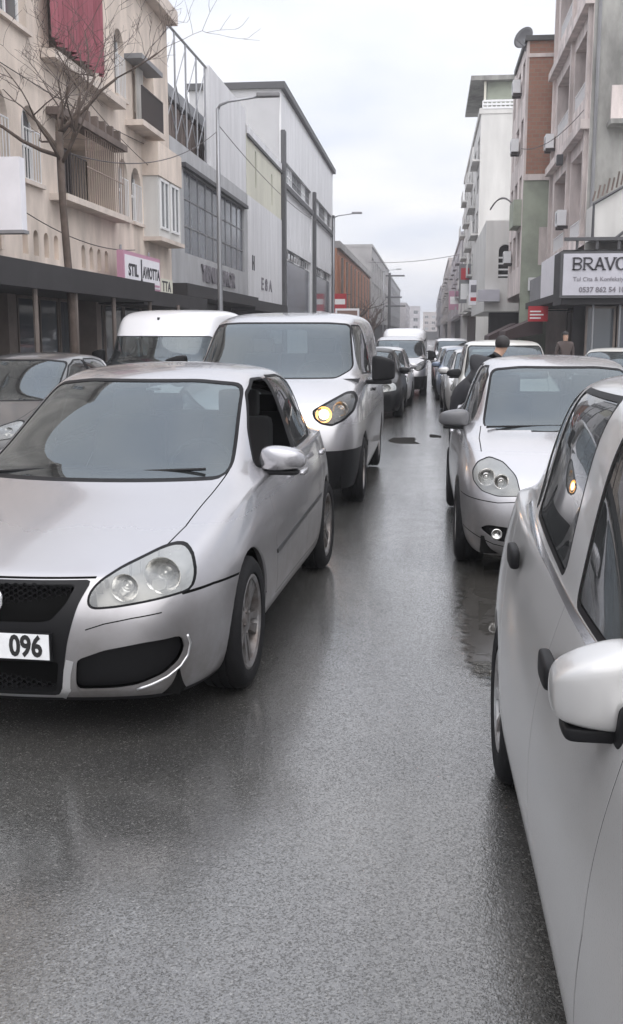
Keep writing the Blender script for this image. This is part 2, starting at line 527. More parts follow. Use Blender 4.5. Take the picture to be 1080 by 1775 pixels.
    for s in (1, -1):
        for k in range(8): crease(('s', s, k, 0), ('s', s, k + 1, 0), 1.0)
        cw = p.get('belt_crease', 0.0)
        if cw:
            for k in range(2, 8): crease(('s', s, k, 4), ('s', s, k + 1, 4), cw)
        fc = p.get('fender_crease', 0.0)
        if fc:
            ch = [('F', s, 3, 4), ('H', s, 1, 3), ('H', s, 2, 3), ('gf', s, 0, 3)]
            for a_, b_ in zip(ch[:-1], ch[1:]): crease(a_, b_, fc)
        sc_ = p.get('side_crease', 0.0)
        if sc_:
            for k in range(1, 8): crease(('s', s, k, 3), ('s', s, k + 1, 3), sc_)
        hc = p.get('nose_crease', 0.0)
        if hc:
            for c in range(3): crease(('F', s, c, 4), ('F', s, c + 1, 4), hc)
    return vs, fs, cr

def area2(poly):
    return 0.5 * sum(poly[i][0] * poly[(i + 1) % len(poly)][1] - poly[(i + 1) % len(poly)][0] * poly[i][1] for i in range(len(poly)))
def rounded(poly, rad, n=4):
    out_ = []
    m = len(poly)
    for i in range(m):
        a, b, c = Vector(poly[i - 1]), Vector(poly[i]), Vector(poly[(i + 1) % m])
        r1 = min(rad, (a - b).length * 0.45); r2 = min(rad, (c - b).length * 0.45)
        p0 = b + (a - b).normalized() * r1; p2 = b + (c - b).normalized() * r2
        for k in range(n + 1):
            t = k / n
            out_.append(tuple((1 - t) ** 2 * p0 + 2 * t * (1 - t) * b + t * t * p2))
    return out_
def grow(poly, d):
    if area2(poly) < 0: poly = poly[::-1]
    m = len(poly); res = []
    for i in range(m):
        a, b, c = Vector(poly[i - 1]), Vector(poly[i]), Vector(poly[(i + 1) % m])
        e1 = (b - a); e2 = (c - b)
        if e1.length < 1e-9 or e2.length < 1e-9:
            res.append(tuple(b)); continue
        n1_ = Vector((e1.y, -e1.x)).normalized(); n2_ = Vector((e2.y, -e2.x)).normalized()
        nn = n1_ + n2_
        nn = nn.normalized() * (d / max(0.5, nn.normalized().dot(n1_)))
        res.append(tuple(b + nn))
    return res
def circle(cx, cy, r, n=40):
    return [(cx + r * math.cos(2 * math.pi * k / n), cy + r * math.sin(2 * math.pi * k / n)) for k in range(n)]

class Shell:
    """a smooth surface that outlines can be cut out of; every cut keeps the smooth normals"""
    def __init__(self, me):
        self.V = [v.co.copy() for v in me.vertices]
        self.N = [v.normal.copy() for v in me.vertices]
        self.F = {'body': [list(pl.vertices) for pl in me.polygons]}
        self.rid = 0
    def cut(self, poly, axis, name, src='body', filt=None, mirror=True):
        sides = (1, -1) if mirror else (1,)
        for sgn in sides:
            if axis == 'x': PJ = lambda v: (v.y, v.z); ok = lambda c, n: c.x * sgn > 0 and n.x * sgn > 0.1
            elif axis == 'y': PJ = lambda v: (v.x * sgn, v.z); ok = lambda c, n: n.y < -0.02
            elif axis == 'back': PJ = lambda v: (v.x * sgn, v.z); ok = lambda c, n: n.y > 0.02
            else: PJ = lambda v: (v.x * sgn, v.y); ok = lambda c, n: n.z > 0.05
            if axis != 'x':
                P2 = poly
            else: P2 = poly
            if area2(P2) < 0: P2 = P2[::-1]
            # convex?
            m = len(P2); conv = True
            for i in range(m):
                a, b, c = P2[i - 1], P2[i], P2[(i + 1) % m]
                if (b[0] - a[0]) * (c[1] - b[1]) - (b[1] - a[1]) * (c[0] - b[0]) < -1e-7: conv = False; break
            pieces = [P2]
            if not conv:
                tri = tessellate_polygon([[Vector((a, b, 0)) for a, b in P2]])
                pieces = []
                for t in tri:
                    q = [P2[i] for i in t]
                    ar = area2(q)
                    if abs(ar) < 1e-9: continue
                    pieces.append(q if ar > 0 else q[::-1])
            for q in pieces: self._cut(q, PJ, ok, name, src, filt)
    def _cut(self, poly, PJ, ok, name, src, filt):
        self.rid += 1
        V, N = self.V, self.N
        x0 = min(a[0] for a in poly); x1 = max(a[0] for a in poly); y0 = min(a[1] for a in poly); y1 = max(a[1] for a in poly)
        keep, ins, cache = [], [], {}
        E = []
        for i in range(len(poly)):
            a, b = poly[i], poly[(i + 1) % len(poly)]
            L = math.hypot(b[0] - a[0], b[1] - a[1])
            if L < 1e-7: continue
            E.append((a[0], a[1], -(b[1] - a[1]) / L, (b[0] - a[0]) / L))
        for f in self.F.get(src, []):
            p2 = [PJ(V[i]) for i in f]
            if max(a[0] for a in p2) < x0 or min(a[0] for a in p2) > x1 or max(a[1] for a in p2) < y0 or min(a[1] for a in p2) > y1:
                keep.append(f); continue
            c = sum((V[i] for i in f), Vector()) / len(f); n = sum((N[i] for i in f), Vector())
            if n.length > 0: n.normalize()
            if not ok(c, n) or (filt and not filt(c, n)):
                keep.append(f); continue
            rem, outs = f, []
            for ei, (ax, ay, nx, ny) in enumerate(E):
                d = []
                for i in rem:
                    u, w = PJ(V[i]); dd = (u - ax) * nx + (w - ay) * ny
                    d.append(0.0 if abs(dd) < 1e-7 else dd)
                if all(a >= 0 for a in d): continue
                if all(a <= 0 for a in d): outs.append(rem); rem = None; break
                fi, fo = [], []
                m = len(rem)
                for j in range(m):
                    i0, i1, d0, d1 = rem[j], rem[(j + 1) % m], d[j], d[(j + 1) % m]
                    if d0 >= 0: fi.append(i0)
                    if d0 <= 0: fo.append(i0)
                    if d0 * d1 < 0:
                        key = (min(i0, i1), max(i0, i1), ei)
                        if key not in cache:
                            t = d0 / (d0 - d1)
                            cache[key] = len(V); V.append(V[i0].lerp(V[i1], t)); N.append(N[i0].lerp(N[i1], t).normalized())
                        fi.append(cache[key]); fo.append(cache[key])
                if len(fo) > 2: outs.append(fo)
                rem = fi if len(fi) > 2 else None
                if rem is None: break
            keep += outs
            if rem: ins.append(rem)
        self.F[src] = keep
        self.F.setdefault(name, []).extend(ins)
    def line(self, pts, w, axis, name='gap', filt=None, mirror=True):
        for a, b in zip(pts[:-1], pts[1:]):
            a, b = Vector(a), Vector(b); d = (b - a).normalized(); n = Vector((-d.y, d.x)) * w / 2; e = d * w * 0.3
            self.cut([tuple(a - e - n), tuple(b + e - n), tuple(b + e + n), tuple(a - e + n)], axis, name, 'body', filt, mirror)
    def part(self, name, obj_name, mat, parent, off=0.0, group=None, pick=None, flip=False, thick=0.0, split=False, faces=None):
        fs = faces if faces is not None else self.F.get(name, [])
        if pick: fs = [f for f in fs if pick(sum((self.V[i] for i in f), Vector()) / len(f))]
        if not fs: return None
        if split:
            # one object for each connected piece
            key = lambda i: tuple(round(a, 4) for a in self.V[i])
            par = {}
            def find(a):
                while par[a] != a: par[a] = par[par[a]]; a = par[a]
                return a
            for f in fs:
                ks = [key(i) for i in f]
                for k in ks: par.setdefault(k, k)
                for k in ks[1:]: par[find(ks[0])] = find(k)
            comps = {}
            for f in fs: comps.setdefault(find(key(f[0])), []).append(f)
            cs = sorted(comps.values(), key=len, reverse=True)
            big = [c for c in cs if len(c) >= 6] or cs[:1]
            return [self.part(name, obj_name, mat, parent, off, group, None, flip, thick, False, c) for c in big][0]
        mp, vs, ns = {}, [], []
        ff = []
        for f in fs:
            g = []
            for i in f:
                if i not in mp:
                    mp[i] = len(vs); vs.append(self.V[i] + self.N[i] * off); ns.append(-self.N[i] if flip else self.N[i])
                if not g or g[-1] != mp[i]: g.append(mp[i])
            if len(g) > 2: ff.append(tuple(g[::-1]) if flip else tuple(g))
        if thick:
            ec = {}
            for g in ff:
                for a, b in zip(g, g[1:] + g[:1]): ec[(a, b)] = 1
            bnd = [(a, b) for (a, b) in ec if (b, a) not in ec]
            nn = {}
            for a, b in bnd:
                for i in (a, b):
                    if i not in nn: nn[i] = len(vs); vs.append(vs[i] - ns[i] * thick); ns.append(ns[i])
            for a, b in bnd: ff.append((b, a, nn[a], nn[b]))
        return mesh_obj(obj_name, vs, ff, mat, parent, normals=ns)
# ------------------------------------------------------------------ wheels
WHEEL_CACHE = {}
def wheel_meshes(rad, rim, width, style):
    key = (round(rad, 3), round(rim, 3), style)
    if key in WHEEL_CACHE: return WHEEL_CACHE[key]
    h = width / 2
    ty = MB()
    prof = [(rim, -h * 0.80), (rim + 0.012, -h * 0.96), (rim + (rad - rim) * 0.55, -h * 1.03), (rad - 0.022, -h * 0.93), (rad - 0.006, -h * 0.78), (rad, -h * 0.5)]
    for g in (-0.42, -0.05, 0.32):
        prof += [(rad, h * g), (rad - 0.008, h * (g + 0.02)), (rad - 0.008, h * (g + 0.10)), (rad, h * (g + 0.12))]
    prof += [(rad, h * 0.5), (rad - 0.006, h * 0.78), (rad - 0.022, h * 0.93), (rad - 0.03, h * 0.97), (rim + (rad - rim) * 0.55, h * 1.03), (rim + 0.012, h * 0.96), (rim, h * 0.80)]
    ty.lathe(prof, 44)
    t = ty.build('tyre', 'tyre', None, angle=40); tm = t.data; bpy.data.objects.remove(t)
    r = MB()
    r.lathe([(rim + 0.004, h * 0.90), (rim - 0.006, h * 0.94), (rim - 0.02, h * 0.86), (rim - 0.03, h * 0.3), (rim - 0.03, -h * 0.7)], 40)
    ns = {'five': 5, 'cap': 8, 'seven': 7}[style]
    fx = h * (0.78 if style != 'cap' else 0.86)
    r.lathe([(0.0, fx + 0.004), (0.035, fx + 0.002), (0.05, fx - 0.004), (0.078, fx - 0.016), (0.085, fx - 0.05)], 24)
    for k in range(ns):
        th = 2 * math.pi * k / ns + 0.3
        w0, w1 = (0.036, 0.058) if style == 'five' else ((0.026, 0.032) if style == 'seven' else (0.026, 0.05))
        for sp_ in ((-1, 1) if style == 'five' else (0,)):
            cs = []
            for rr, w, x in ((0.06, w0 * 0.5, fx - 0.012), (rim * 0.62, w0 * 0.42, fx - 0.004), (rim - 0.016, w1 * 0.5, fx + 0.002)):
                off = sp_ * (0.017 + rr * 0.10)
                for e in (-1, 1):
                    a, bb = rr, off + e * w
                    cs.append((x, a * math.cos(th) - bb * math.sin(th), a * math.sin(th) + bb * math.cos(th)))
            vs = cs + [(c[0] - 0.028, c[1], c[2]) for c in cs]
            fs = [(0, 1, 3, 2), (2, 3, 5, 4), (6, 8, 9, 7), (8, 10, 11, 9), (0, 2, 8, 6), (2, 4, 10, 8), (1, 7, 9, 3), (3, 9, 11, 5)]
            r.add(vs, fs)
    for k in range(5):
        th = 2 * math.pi * k / 5
        r.lathe([(0.0, fx + 0.001), (0.009, fx), (0.009, fx - 0.02)], 6, c=(0, 0.052 * math.cos(th), 0.052 * math.sin(th)))
    ro = r.build('rim', 'alloy' if style != 'cap' else 'steel_cap', None, angle=35); rm = ro.data; bpy.data.objects.remove(ro)
    d = MB()
    d.lathe([(0.0, -0.01), (rim * 0.72, -0.01), (rim * 0.72, -0.03), (0.0, -0.03)], 28)
    do = d.build('brake_disc', 'under', None); dm = do.data; bpy.data.objects.remove(do)
    WHEEL_CACHE[key] = (tm, rm, dm)
    return WHEEL_CACHE[key]

def add_wheel(parent, x, y, rad, rim, width, style, spin=0.0):
    tm, rm, dm = wheel_meshes(rad, rim, width, style)
    w = empty('wheel', (x, y, rad), 0.0, parent)
    w.rotation_euler = (spin, 0, 0 if x > 0 else math.pi)
    for nm, m in (('tyre', tm), ('rim', rm), ('brake_disc', dm)):
        link(bpy.data.objects.new(nm, m), w)
    return w

# ------------------------------------------------------------------ cars
HATCH = dict(
    Y=[-1.82, -1.62, -1.23, -0.78, -0.20, 0.38, 1.0, 1.62, 1.96],
    W=[0.80, 0.87, 0.898, 0.89, 0.888, 0.888, 0.895, 0.865, 0.78],
    ZS=[0.70, 0.785, 0.868, 0.918, 0.922, 0.93, 0.952, 0.975, 0.93],
    F=[(-2.03, -1.92, 0.17), (-2.10, -1.98, 0.24), (-2.14, -2.005, 0.44), (-2.135, -1.98, 0.59), (-2.05, -1.89, 0.695)],
    R=[(2.03, 1.98, 0.20), (2.10, 2.03, 0.26), (2.13, 2.05, 0.46), (2.08, 2.0, 0.72), (1.97, 1.9, 0.93)],
    H=[(-1.70, 0.80, 0.70, 0.785), (-1.28, 0.895, 0.725, 0.88)],
    BF=(-0.94, -0.70, 0.72, 0.965, 0.95), TF=(-0.14, 0.06, 0.58, 1.425, 1.385),
    BS=[(0.782, -0.20, 0.944), (0.792, 0.38, 0.952), (0.78, 1.0, 0.972)],
    TS=[(0.62, 0.28, 1.42), (0.625, 0.66, 1.432), (0.605, 1.14, 1.41)],
    BR=(1.80, 1.58, 0.70, 1.0, 1.0), TR=(1.70, 1.50, 0.55, 1.40, 1.36), RC=[1.475, 1.49, 1.465],
    axles=(-1.23, 1.348), wr=0.315, rim=0.222, arch=0.352, track=0.775, tw=0.215,
    ws=[(-0.66, 0.955), (0.66, 0.955), (0.555, 1.365), (0.32, 1.39), (-0.32, 1.39), (-0.555, 1.365)],
    bw=[(-0.56, 1.02), (0.56, 1.02), (0.48, 1.345), (-0.48, 1.345)],
    sw=[[(-0.50, 0.962), (0.36, 0.968), (0.38, 1.388), (0.20, 1.388), (-0.02, 1.315), (-0.30, 1.13)],
        [(0.46, 0.970), (1.1, 0.988), (1.36, 1.035), (1.26, 1.25), (1.12, 1.345), (0.86, 1.388), (0.46, 1.395)]],
    pillar=[[(0.34, 0.966), (0.48, 0.968), (0.48, 1.392), (0.36, 1.390)]],
    gaps=[[(-0.60, 0.90), (-0.63, 0.62), (-0.57, 0.29), (0.93, 0.29), (1.02, 0.60), (1.20, 0.80), (1.28, 1.0)], [(0.42, 0.985), (0.44, 0.62), (0.41, 0.29)]],
    hoodgap=[(0.66, -0.74), (0.655, -1.1), (0.64, -1.5), (0.60, -1.74)],
    head=[(0.394, 0.608), (0.396, 0.640), (0.424, 0.676), (0.48, 0.713), (0.528, 0.733), (0.594, 0.761), (0.642, 0.772), (0.686, 0.767), (0.727, 0.741), (0.751, 0.691), (0.755, 0.65), (0.748, 0.622), (0.601, 0.602), (0.496, 0.589), (0.421, 0.585), (0.402, 0.592)],
    head_y=-1.45,
    handles=[(0.28, 0.835), (1.03, 0.872)], mirror=(0.875, -0.42, 0.985), mirror_size=(0.25, 0.14, 0.175), dash=(-0.55, 0.90), seat_y=0.45, roof=1.40)

def make_car(p, name, label, cat, loc, yaw, paint, lod=2, group=None, style='five', interior=True, mirror_mat=None, extras=None,
             steer=0.0, glass_mat='windscreen', side_mat='side_glass', open_windows=(), zs=None):
    root = empty(name, (loc[0], loc[1], 0.0), yaw)
    tag(root, label, cat, group)
    vs, fs, cr = cage(p)
    me = subdivided(name, vs, fs, lod, creases=cr)
    sh = Shell(me)
    bpy.data.meshes.remove(me)
    up = lambda c, n: c.z > 0.3
    wr, ar = p['wr'], p['arch']
    for ay in p['axles']:
        sh.cut(circle(ay, wr + 0.005, ar, 36), 'x', 'arch', filt=lambda c, n: c.z < 1.0)
    # windows
    wy = p.get('ws_filt', -1.2)
    wsp = rounded(p['ws'], 0.05)
    fw_ = lambda c, n: n.y < -0.2 and c.y > wy and c.z > p['ws'][0][1] - 0.08
    sh.cut(grow(wsp, 0.014), 'y', 'seal', filt=fw_, mirror=False)
    sh.cut(wsp, 'y', 'ws', 'seal', filt=fw_, mirror=False)
    if lod > 1 and 'bw' in p:
        bwp = rounded(p['bw'], 0.05)
        fb = lambda c, n: n.y > 0.2 and c.z > 0.8
        sh.cut(grow(bwp, 0.012), 'back', 'seal', filt=fb, mirror=False)
        sh.cut(bwp, 'back', 'bw', 'seal', filt=fb, mirror=False)
    for pl in p.get('pillar', []): sh.cut(pl, 'x', 'seal', filt=up)
    for i, w in enumerate(p['sw']):
        wp = rounded(w, 0.035)
        sh.cut(grow(wp, p.get('seal_w', 0.013)), 'x', 'seal', filt=up)
        sh.cut(wp, 'x', 'sw%d' % i, 'seal', filt=up)
    if 'belt' in p: sh.line(p['belt'], 0.022, 'x', 'shoulder_highlight')
    if 'head' in p:
        hy = p['head_y']
        hf = lambda c, n: c.y < hy
        hp = rounded(p['head'], 0.02, 2)
        sh.cut(grow(hp, p.get('head_seal', 0.011)), 'y', 'seal', filt=hf)
        sh.cut(hp, 'y', 'head', 'seal', filt=hf)
    if extras: extras(sh, root)
    if lod > 1:
        for g in p.get('gaps', []): sh.line(g, 0.007, 'x')
        if 'hoodgap' in p: sh.line(p['hoodgap'], 0.007, 'z', filt=lambda c, n: c.y < p['ws_gap'] if 'ws_gap' in p else True)
    if 'moulding' in p: sh.line(p['moulding'], p.get('moulding_w', 0.035), 'x', 'moulding')
    # lower black sill / valance
    zb = p.get('valance', 0.0)
    if zb:
        sh.cut([(-3.2, 0.0), (3.4, 0.0), (3.4, zb), (-3.2, zb)], 'x', 'valance')
        sh.cut([(-1.2, 0.0), (1.2, 0.0), (1.2, p.get('valance_f', zb)), (-1.2, p.get('valance_f', zb))], 'y', 'valance', mirror=False, filt=lambda c, n: c.z < 0.9)
        sh.cut([(-1.2, 0.0), (1.2, 0.0), (1.2, zb), (-1.2, zb)], 'back', 'valance', mirror=False)
    # build the parts
    body = sh.part('body', 'body', paint, root, thick=0.012)
    sh.part('body', 'interior_lining', 'lining', root, off=-0.03, flip=True, pick=lambda c: c.z > 0.5 and c.y > p['BF'][0] + 0.05)
    gp = sh.part('gap', 'panel_gap', 'gap', root, off=-0.0012)
    if gp: gp['kind'] = 'stuff'
    sh.part('seal', 'window_seal', 'seal', root, off=-0.001, split=True)
    sh.part('valance', 'lower_trim', 'black_plastic', root, off=0.0, split=True)
    sh.part('moulding', 'side_moulding', p.get('moulding_mat', 'dark_housing'), root, off=0.006, thick=0.008, split=True)
    sh.part('shoulder_highlight', 'shoulder_highlight', 'chrome', root, off=0.004, thick=0.006, split=True)  # bright chrome strip put in for the highlight along the shoulder
    sh.part('ws', 'windscreen', glass_mat, root, off=-0.004)
    sh.part('bw', 'rear_window', side_mat, root, off=-0.004)
    for i in range(len(p['sw'])):
        for sx in (1, -1):
            if (i, sx) in open_windows: continue
            sh.part('sw%d' % i, 'side_window', p.get('sw_mat', {}).get(i, side_mat), root, off=-0.004, pick=lambda c: c.x * sx > 0)
    if 'head' in p:
        for sx in (1, -1):
            h = sh.part('head', 'headlight', p.get('lamp_mat', 'lamp_glass'), root, off=-0.002, pick=lambda c: c.x * sx > 0)
            if h is None: continue
            sh.part('head', 'housing', p.get('housing', 'lamp_housing'), h, off=-0.065, pick=lambda c: c.x * sx > 0, thick=-0.062)
            for (bx, by, bz, br, mt) in p.get('bowls', []):
                m = MB(); m.lathe([(br, -br * 0.55), (br * 0.94, -br * 0.5), (br * 0.8, -br * 0.12), (br * 0.55, br * 0.2), (br * 0.3, br * 0.35), (br * 0.22, -br * 0.1), (0.0, -br * 0.18)], 24, axis='y', c=(sx * bx, by, bz))
                mt2 = mt
                if mt == 'lit': mt2 = 'lamp_amber' if sx in p.get('lit', (1, -1)) else 'reflector'
                m.build('reflector', mt2, h, smooth=True)
                if mt2 == 'lamp_amber':
                    m = MB(); m.lathe([(0.0, -br * 0.40), (br * 0.35, -br * 0.36), (br * 0.62, -br * 0.2)], 20, axis='y', c=(sx * bx, by, bz)); m.build('lit_lens', 'lamp_lit', h, smooth=True)
    # wheel housings with a painted lip
    V = sh.V
    for ay in p['axles']:
        for sx in (1, -1):
            ids = set(i for f in sh.F.get('arch', []) for i in f)
            rim_pts = []
            for i in ids:
                v = V[i]
                if v.x * sx > 0 and abs(math.hypot(v.y - ay, v.z - wr - 0.005) - ar) < 0.0035 * ar / 0.35:
                    rim_pts.append(v)
            rim_pts.sort(key=lambda v: math.atan2(v.z - wr, -(v.y - ay)) if math.atan2(v.z - wr, -(v.y - ay)) > -1.6 else math.atan2(v.z - wr, -(v.y - ay)) + 2 * math.pi)
            if len(rim_pts) < 4: continue
            vs2, f2 = [], []
            for v in rim_pts:
                a = math.atan2(v.z - wr - 0.005, v.y - ay)
                vs2.append(Vector((v.x, v.y, v.z)))
                vs2.append(Vector((v.x - sx * 0.035, v.y + 0.004 * math.cos(a), v.z + 0.004 * math.sin(a))))
                vs2.append(Vector((sx * (abs(v.x) - 0.30), v.y + 0.02 * math.cos(a), v.z + 0.02 * math.sin(a))))
            nn = len(rim_pts)
            mesh_obj('arch_lip', [vs2[i * 3 + j] for i in range(nn) for j in (0, 1)], [(i * 2, i * 2 + 2, i * 2 + 3, i * 2 + 1) for i in range(nn - 1)], p.get('lip_mat', paint), root, smooth=True)
            vv = [vs2[i * 3 + j] for i in range(nn) for j in (1, 2)]
            ff = [(i * 2, i * 2 + 2, i * 2 + 3, i * 2 + 1) for i in range(nn - 1)]
            vv.append(Vector((sx * (p['W'][2] - 0.32), ay, wr)))
            ff += [(i * 2 + 1, i * 2 + 3, len(vv) - 1) for i in range(nn - 1)]
            mesh_obj('wheel_housing', vv, ff, 'under', root, smooth=False)
    # underbody
    y0, y1 = p['Y'][0] - 0.1, p['Y'][8] + 0.05
    zf = p.get('RZ', [0.17])[0] + 0.02
    m = MB(); wI = p['W'][4] * 0.88
    a0, a1 = p['axles']
    for (ya, yb, ww) in ((y0, a0 - ar, p['W'][0] * 0.9), (a0 - ar, a0 + ar, wI - 0.30), (a0 + ar, a1 - ar, wI), (a1 - ar, a1 + ar, wI - 0.30), (a1 + ar, y1, p['W'][8] * 0.9)):
        m.box(-ww, ww, ya, yb, zf, zf + 0.12)
    m.build('underbody', 'under', root)
    for ay in p['axles']:
        for sx in (1, -1):
            w = add_wheel(root, sx * p['track'], ay, wr, p['rim'], p['tw'], style, random.random() * 6)
            if ay == p['axles'][0] and steer: w.rotation_euler[2] += steer
    # mirrors
    mx, my, mz = p['mirror']
    md = p.get('mirror_size', (0.22, 0.13, 0.15))
    for sx in (1, -1):
        c = (sx * mx, my, mz)
        def tp(q, sx=sx, md=md):
            u = sx * q.x / md[0] + 0.5                                # 0 at the door, 1 at the tip
            z = q.z * (1.0 - 0.22 * u) if q.z < 0 else q.z * (1.0 - p.get('mirror_drop', 0.38) * u * u)
            if q.z < 0: z *= 0.72                                     # flat underside, domed top
            y = q.y * 1.0 if q.y > 0 else q.y * (1.25 - 0.55 * abs(2 * u - 1) ** 2)
            return Vector((q.x, y + 0.10 * u * md[0], z))
        mo = pillow('door_mirror', c, md, mirror_mat or paint, root, p.get('mirror_sq', 0.45), 2 if lod > 1 else 1, taper=tp, sph=p.get('mirror_sph', 0.62))
        pillow('mirror_foot', (sx * (mx - md[0] * 0.20), my + 0.012, mz - md[2] * 0.36), (md[0] * 1.15, md[1] * 0.85, md[2] * 0.15), 'black_plastic', mo, 0.6, 2, sph=0.3)
        if 'mirror_sail' in p:
            a_ = p['mirror_sail']; pillow('mirror_arm', (sx * (mx - a_[0]), my - 0.045, mz - a_[1]), a_[2], 'black_plastic', mo, 0.6, 2, sph=0.4)
        pillow('mirror_glass', (sx * mx, my + md[1] * 0.36, mz), (md[0] * 0.66, 0.03, md[2] * 0.46), 'black_plastic', mo, 0.8, 1)
    for (hy_, hz_) in p.get('handles', []):
        for sx in (1, -1):
            wx = p['W'][5]
            xo = p.get('handle_x', wx * 0.985)
            hm = pillow('door_handle', (sx * (xo + 0.006), hy_, hz_), p.get('handle_size', (0.035, 0.20, 0.034)), p.get('handle_mat', paint), root, 0.5, 2, sph=0.6)
    if interior and lod > 1:
        dy_, dz_ = p['dash']; sy = p['seat_y']; iw = p['BS'][0][0]
        m = MB(); m.box(-iw + 0.06, iw - 0.06, dy_ - 0.30, dy_ + 0.22, dz_ - 0.35, dz_)
        m.box(-0.12, 0.12, dy_ + 0.2, sy + 0.1, 0.3, dz_ - 0.28)
        m.build('dashboard', 'dash', root)
        m = MB(); tr_ = 0.185
        pts = [(0.36 + tr_ * math.cos(a), dy_ + 0.34 + 0.10 * math.sin(a), dz_ + 0.00 + tr_ * 0.85 * math.sin(a)) for a in [2 * math.pi * k / 24 for k in range(25)]]
        m.tube(pts, 0.015, 6); m.box(0.20, 0.52, dy_ + 0.33, dy_ + 0.36, dz_ - 0.03, dz_ + 0.03)
        m.build('steering_wheel', 'dash', root)
        for sx in (1, -1):
            s0 = pillow('seat', (sx * 0.36, sy - 0.1, dz_ - 0.42), (0.50, 0.52, 0.20), 'seat_fabric', root, 0.7, 1)
            pillow('seat_back', (sx * 0.36, sy + 0.24, dz_ - 0.10), (0.48, 0.16, 0.66), 'seat_fabric', s0, 0.7, 1, taper=lambda q: Vector((q.x * (1 - 0.25 * max(0, q.z)), q.y + q.z * 0.25, q.z)))
            pillow('headrest', (sx * 0.36, sy + 0.36, dz_ + 0.31), (0.26, 0.10, 0.18), 'seat_fabric', s0, 0.6, 1)
        if p['Y'][7] > 1.3:
            b0 = pillow('rear_seat', (0, sy + 0.95, dz_ - 0.10), (1.22, 0.16, 0.62), 'seat_fabric', root, 0.85, 1, taper=lambda q: Vector((q.x, q.y + q.z * 0.25, q.z)))
            for sx in (1, -1): pillow('headrest', (sx * 0.36, sy + 1.05, dz_ + 0.26), (0.26, 0.09, 0.14), 'seat_fabric', b0, 0.6, 1)
        m = MB(); m.box(-iw + 0.06, iw - 0.06, dy_ - 0.30, p['Y'][7], 0.28, 0.32); m.build('cabin_floor', 'lining', root)
    return root, sh

# ---- the near silver hatchback
def golf_cuts(sh, root):
    ff = lambda c, n: c.y < -1.55 and n.y < -0.1
    # black nose: frame, openings
    fr = rounded([(-0.39, 0.682), (0.39, 0.682), (0.355, 0.60), (0.315, 0.45), (0.275, 0.255), (0.25, 0.205), (-0.25, 0.205), (-0.275, 0.255), (-0.315, 0.45), (-0.355, 0.60)], 0.02, 2)
    sh.cut(fr, 'y', 'nose', filt=ff, mirror=False)
    ug = rounded([(-0.335, 0.667), (0.335, 0.667), (0.305, 0.595), (0.25, 0.535), (0.2, 0.525), (-0.2, 0.525), (-0.25, 0.535), (-0.305, 0.595)], 0.02, 2)
    sh.cut(ug, 'y', 'ug', 'nose', filt=ff, mirror=False)
    lg = rounded([(-0.275, 0.365), (0.275, 0.365), (0.245, 0.225), (-0.245, 0.225)], 0.02, 2)
    sh.cut(lg, 'y', 'lg', 'nose', filt=ff, mirror=False)
    fog = rounded([(0.345, 0.372), (0.455, 0.412), (0.608, 0.438), (0.733, 0.446), (0.746, 0.388), (0.724, 0.332), (0.674, 0.287), (0.566, 0.242), (0.478, 0.228), (0.333, 0.226), (0.326, 0.25)], 0.02, 2)
    sh.cut(fog, 'y', 'fog', filt=ff)
    sh.line([(-0.26, 0.200), (0.26, 0.200)], 0.016, 'y', 'lip', filt=ff, mirror=False)
    sh.line([(0.26, 0.20), (0.285, 0.235), (0.30, 0.31), (0.315, 0.36)], 0.030, 'y', 'lip', filt=ff)
    sh.line([(0.387, 0.498), (0.457, 0.52), (0.56, 0.538), (0.667, 0.551)], 0.005, 'y', 'gap', filt=ff)                 # washer flap / crack
    sh.line([(-0.40, 0.690), (0.40, 0.690)], 0.008, 'y', 'gap', filt=ff, mirror=False)
    sh.line([(-1.88, 0.610), (-1.707, 0.614), (-1.55, 0.606), (-1.40, 0.596)], 0.011, 'x', 'gap')

g = dict(HATCH)
g.update(bowls=[(0.515, -1.945, 0.648, 0.058, 'reflector'), (0.645, -1.84, 0.682, 0.078, 'reflector')], valance=0.19, valance_f=0.19,
         moulding=[(-0.62, 0.528), (0.96, 0.59)], moulding_w=0.022, moulding_mat='dark_housing', ws_gap=-0.7, fender_crease=0.5, belt_crease=0.55, side_crease=0.25, nose_crease=0.5, head_seal=0.009)
golf, gs = make_car(g, 'parked_hatchback', 'large silver hatchback with black grille and plate ending 096, closest on the road', 'car', (-1.633, 5.968), -0.0439, 'paint_silver',
                    3, 'cars queueing nose-on in the street', 'five', extras=golf_cuts, open_windows=((0, 1),))
golf.name = 'silver_hatchback'
n_ = gs.part('nose', 'grille_frame', 'black_plastic', golf, off=0.003, thick=0.03)
gs.part('ug', 'grille_backing', 'gap', golf, off=-0.035)
gs.part('lg', 'lower_grille_backing', 'gap', golf, off=-0.03)
gs.part('fog', 'fog_recess', 'black_plastic', golf, off=-0.028, split=True)
from mathutils.bvhtree import BVHTree
def front_hit(sh):
    keep = [f for k, fs in sh.F.items() if k not in ('arch',) for f in fs]
    tree = BVHTree.FromPolygons(sh.V, keep)
    def hit(x, z):
        h = tree.ray_cast(Vector((x, -6.0, z)), Vector((0, 1, 0)))
        return h[0] if h[0] is not None else Vector((x, -2.0, z))
    return hit
hit = front_hit(gs)
for sx in (1, -1):
    pts = []
    ctl = [(0.750, 0.440), (0.757, 0.40), (0.748, 0.350), (0.724, 0.310), (0.68, 0.275), (0.62, 0.248), (0.56, 0.228)]
    for (xa, za), (xb, zb_) in zip(ctl[:-1], ctl[1:]):
        for k in range(3): pts.append((xa + (xb - xa) * k / 3, za + (zb_ - za) * k / 3))
    pts.append(ctl[-1])
    m = MB(); m.tube([hit(sx * x, z) + Vector((0, -0.002, 0)) for x, z in pts], 0.006, 6); m.build('fog_trim', 'dull_chrome', golf, smooth=True)
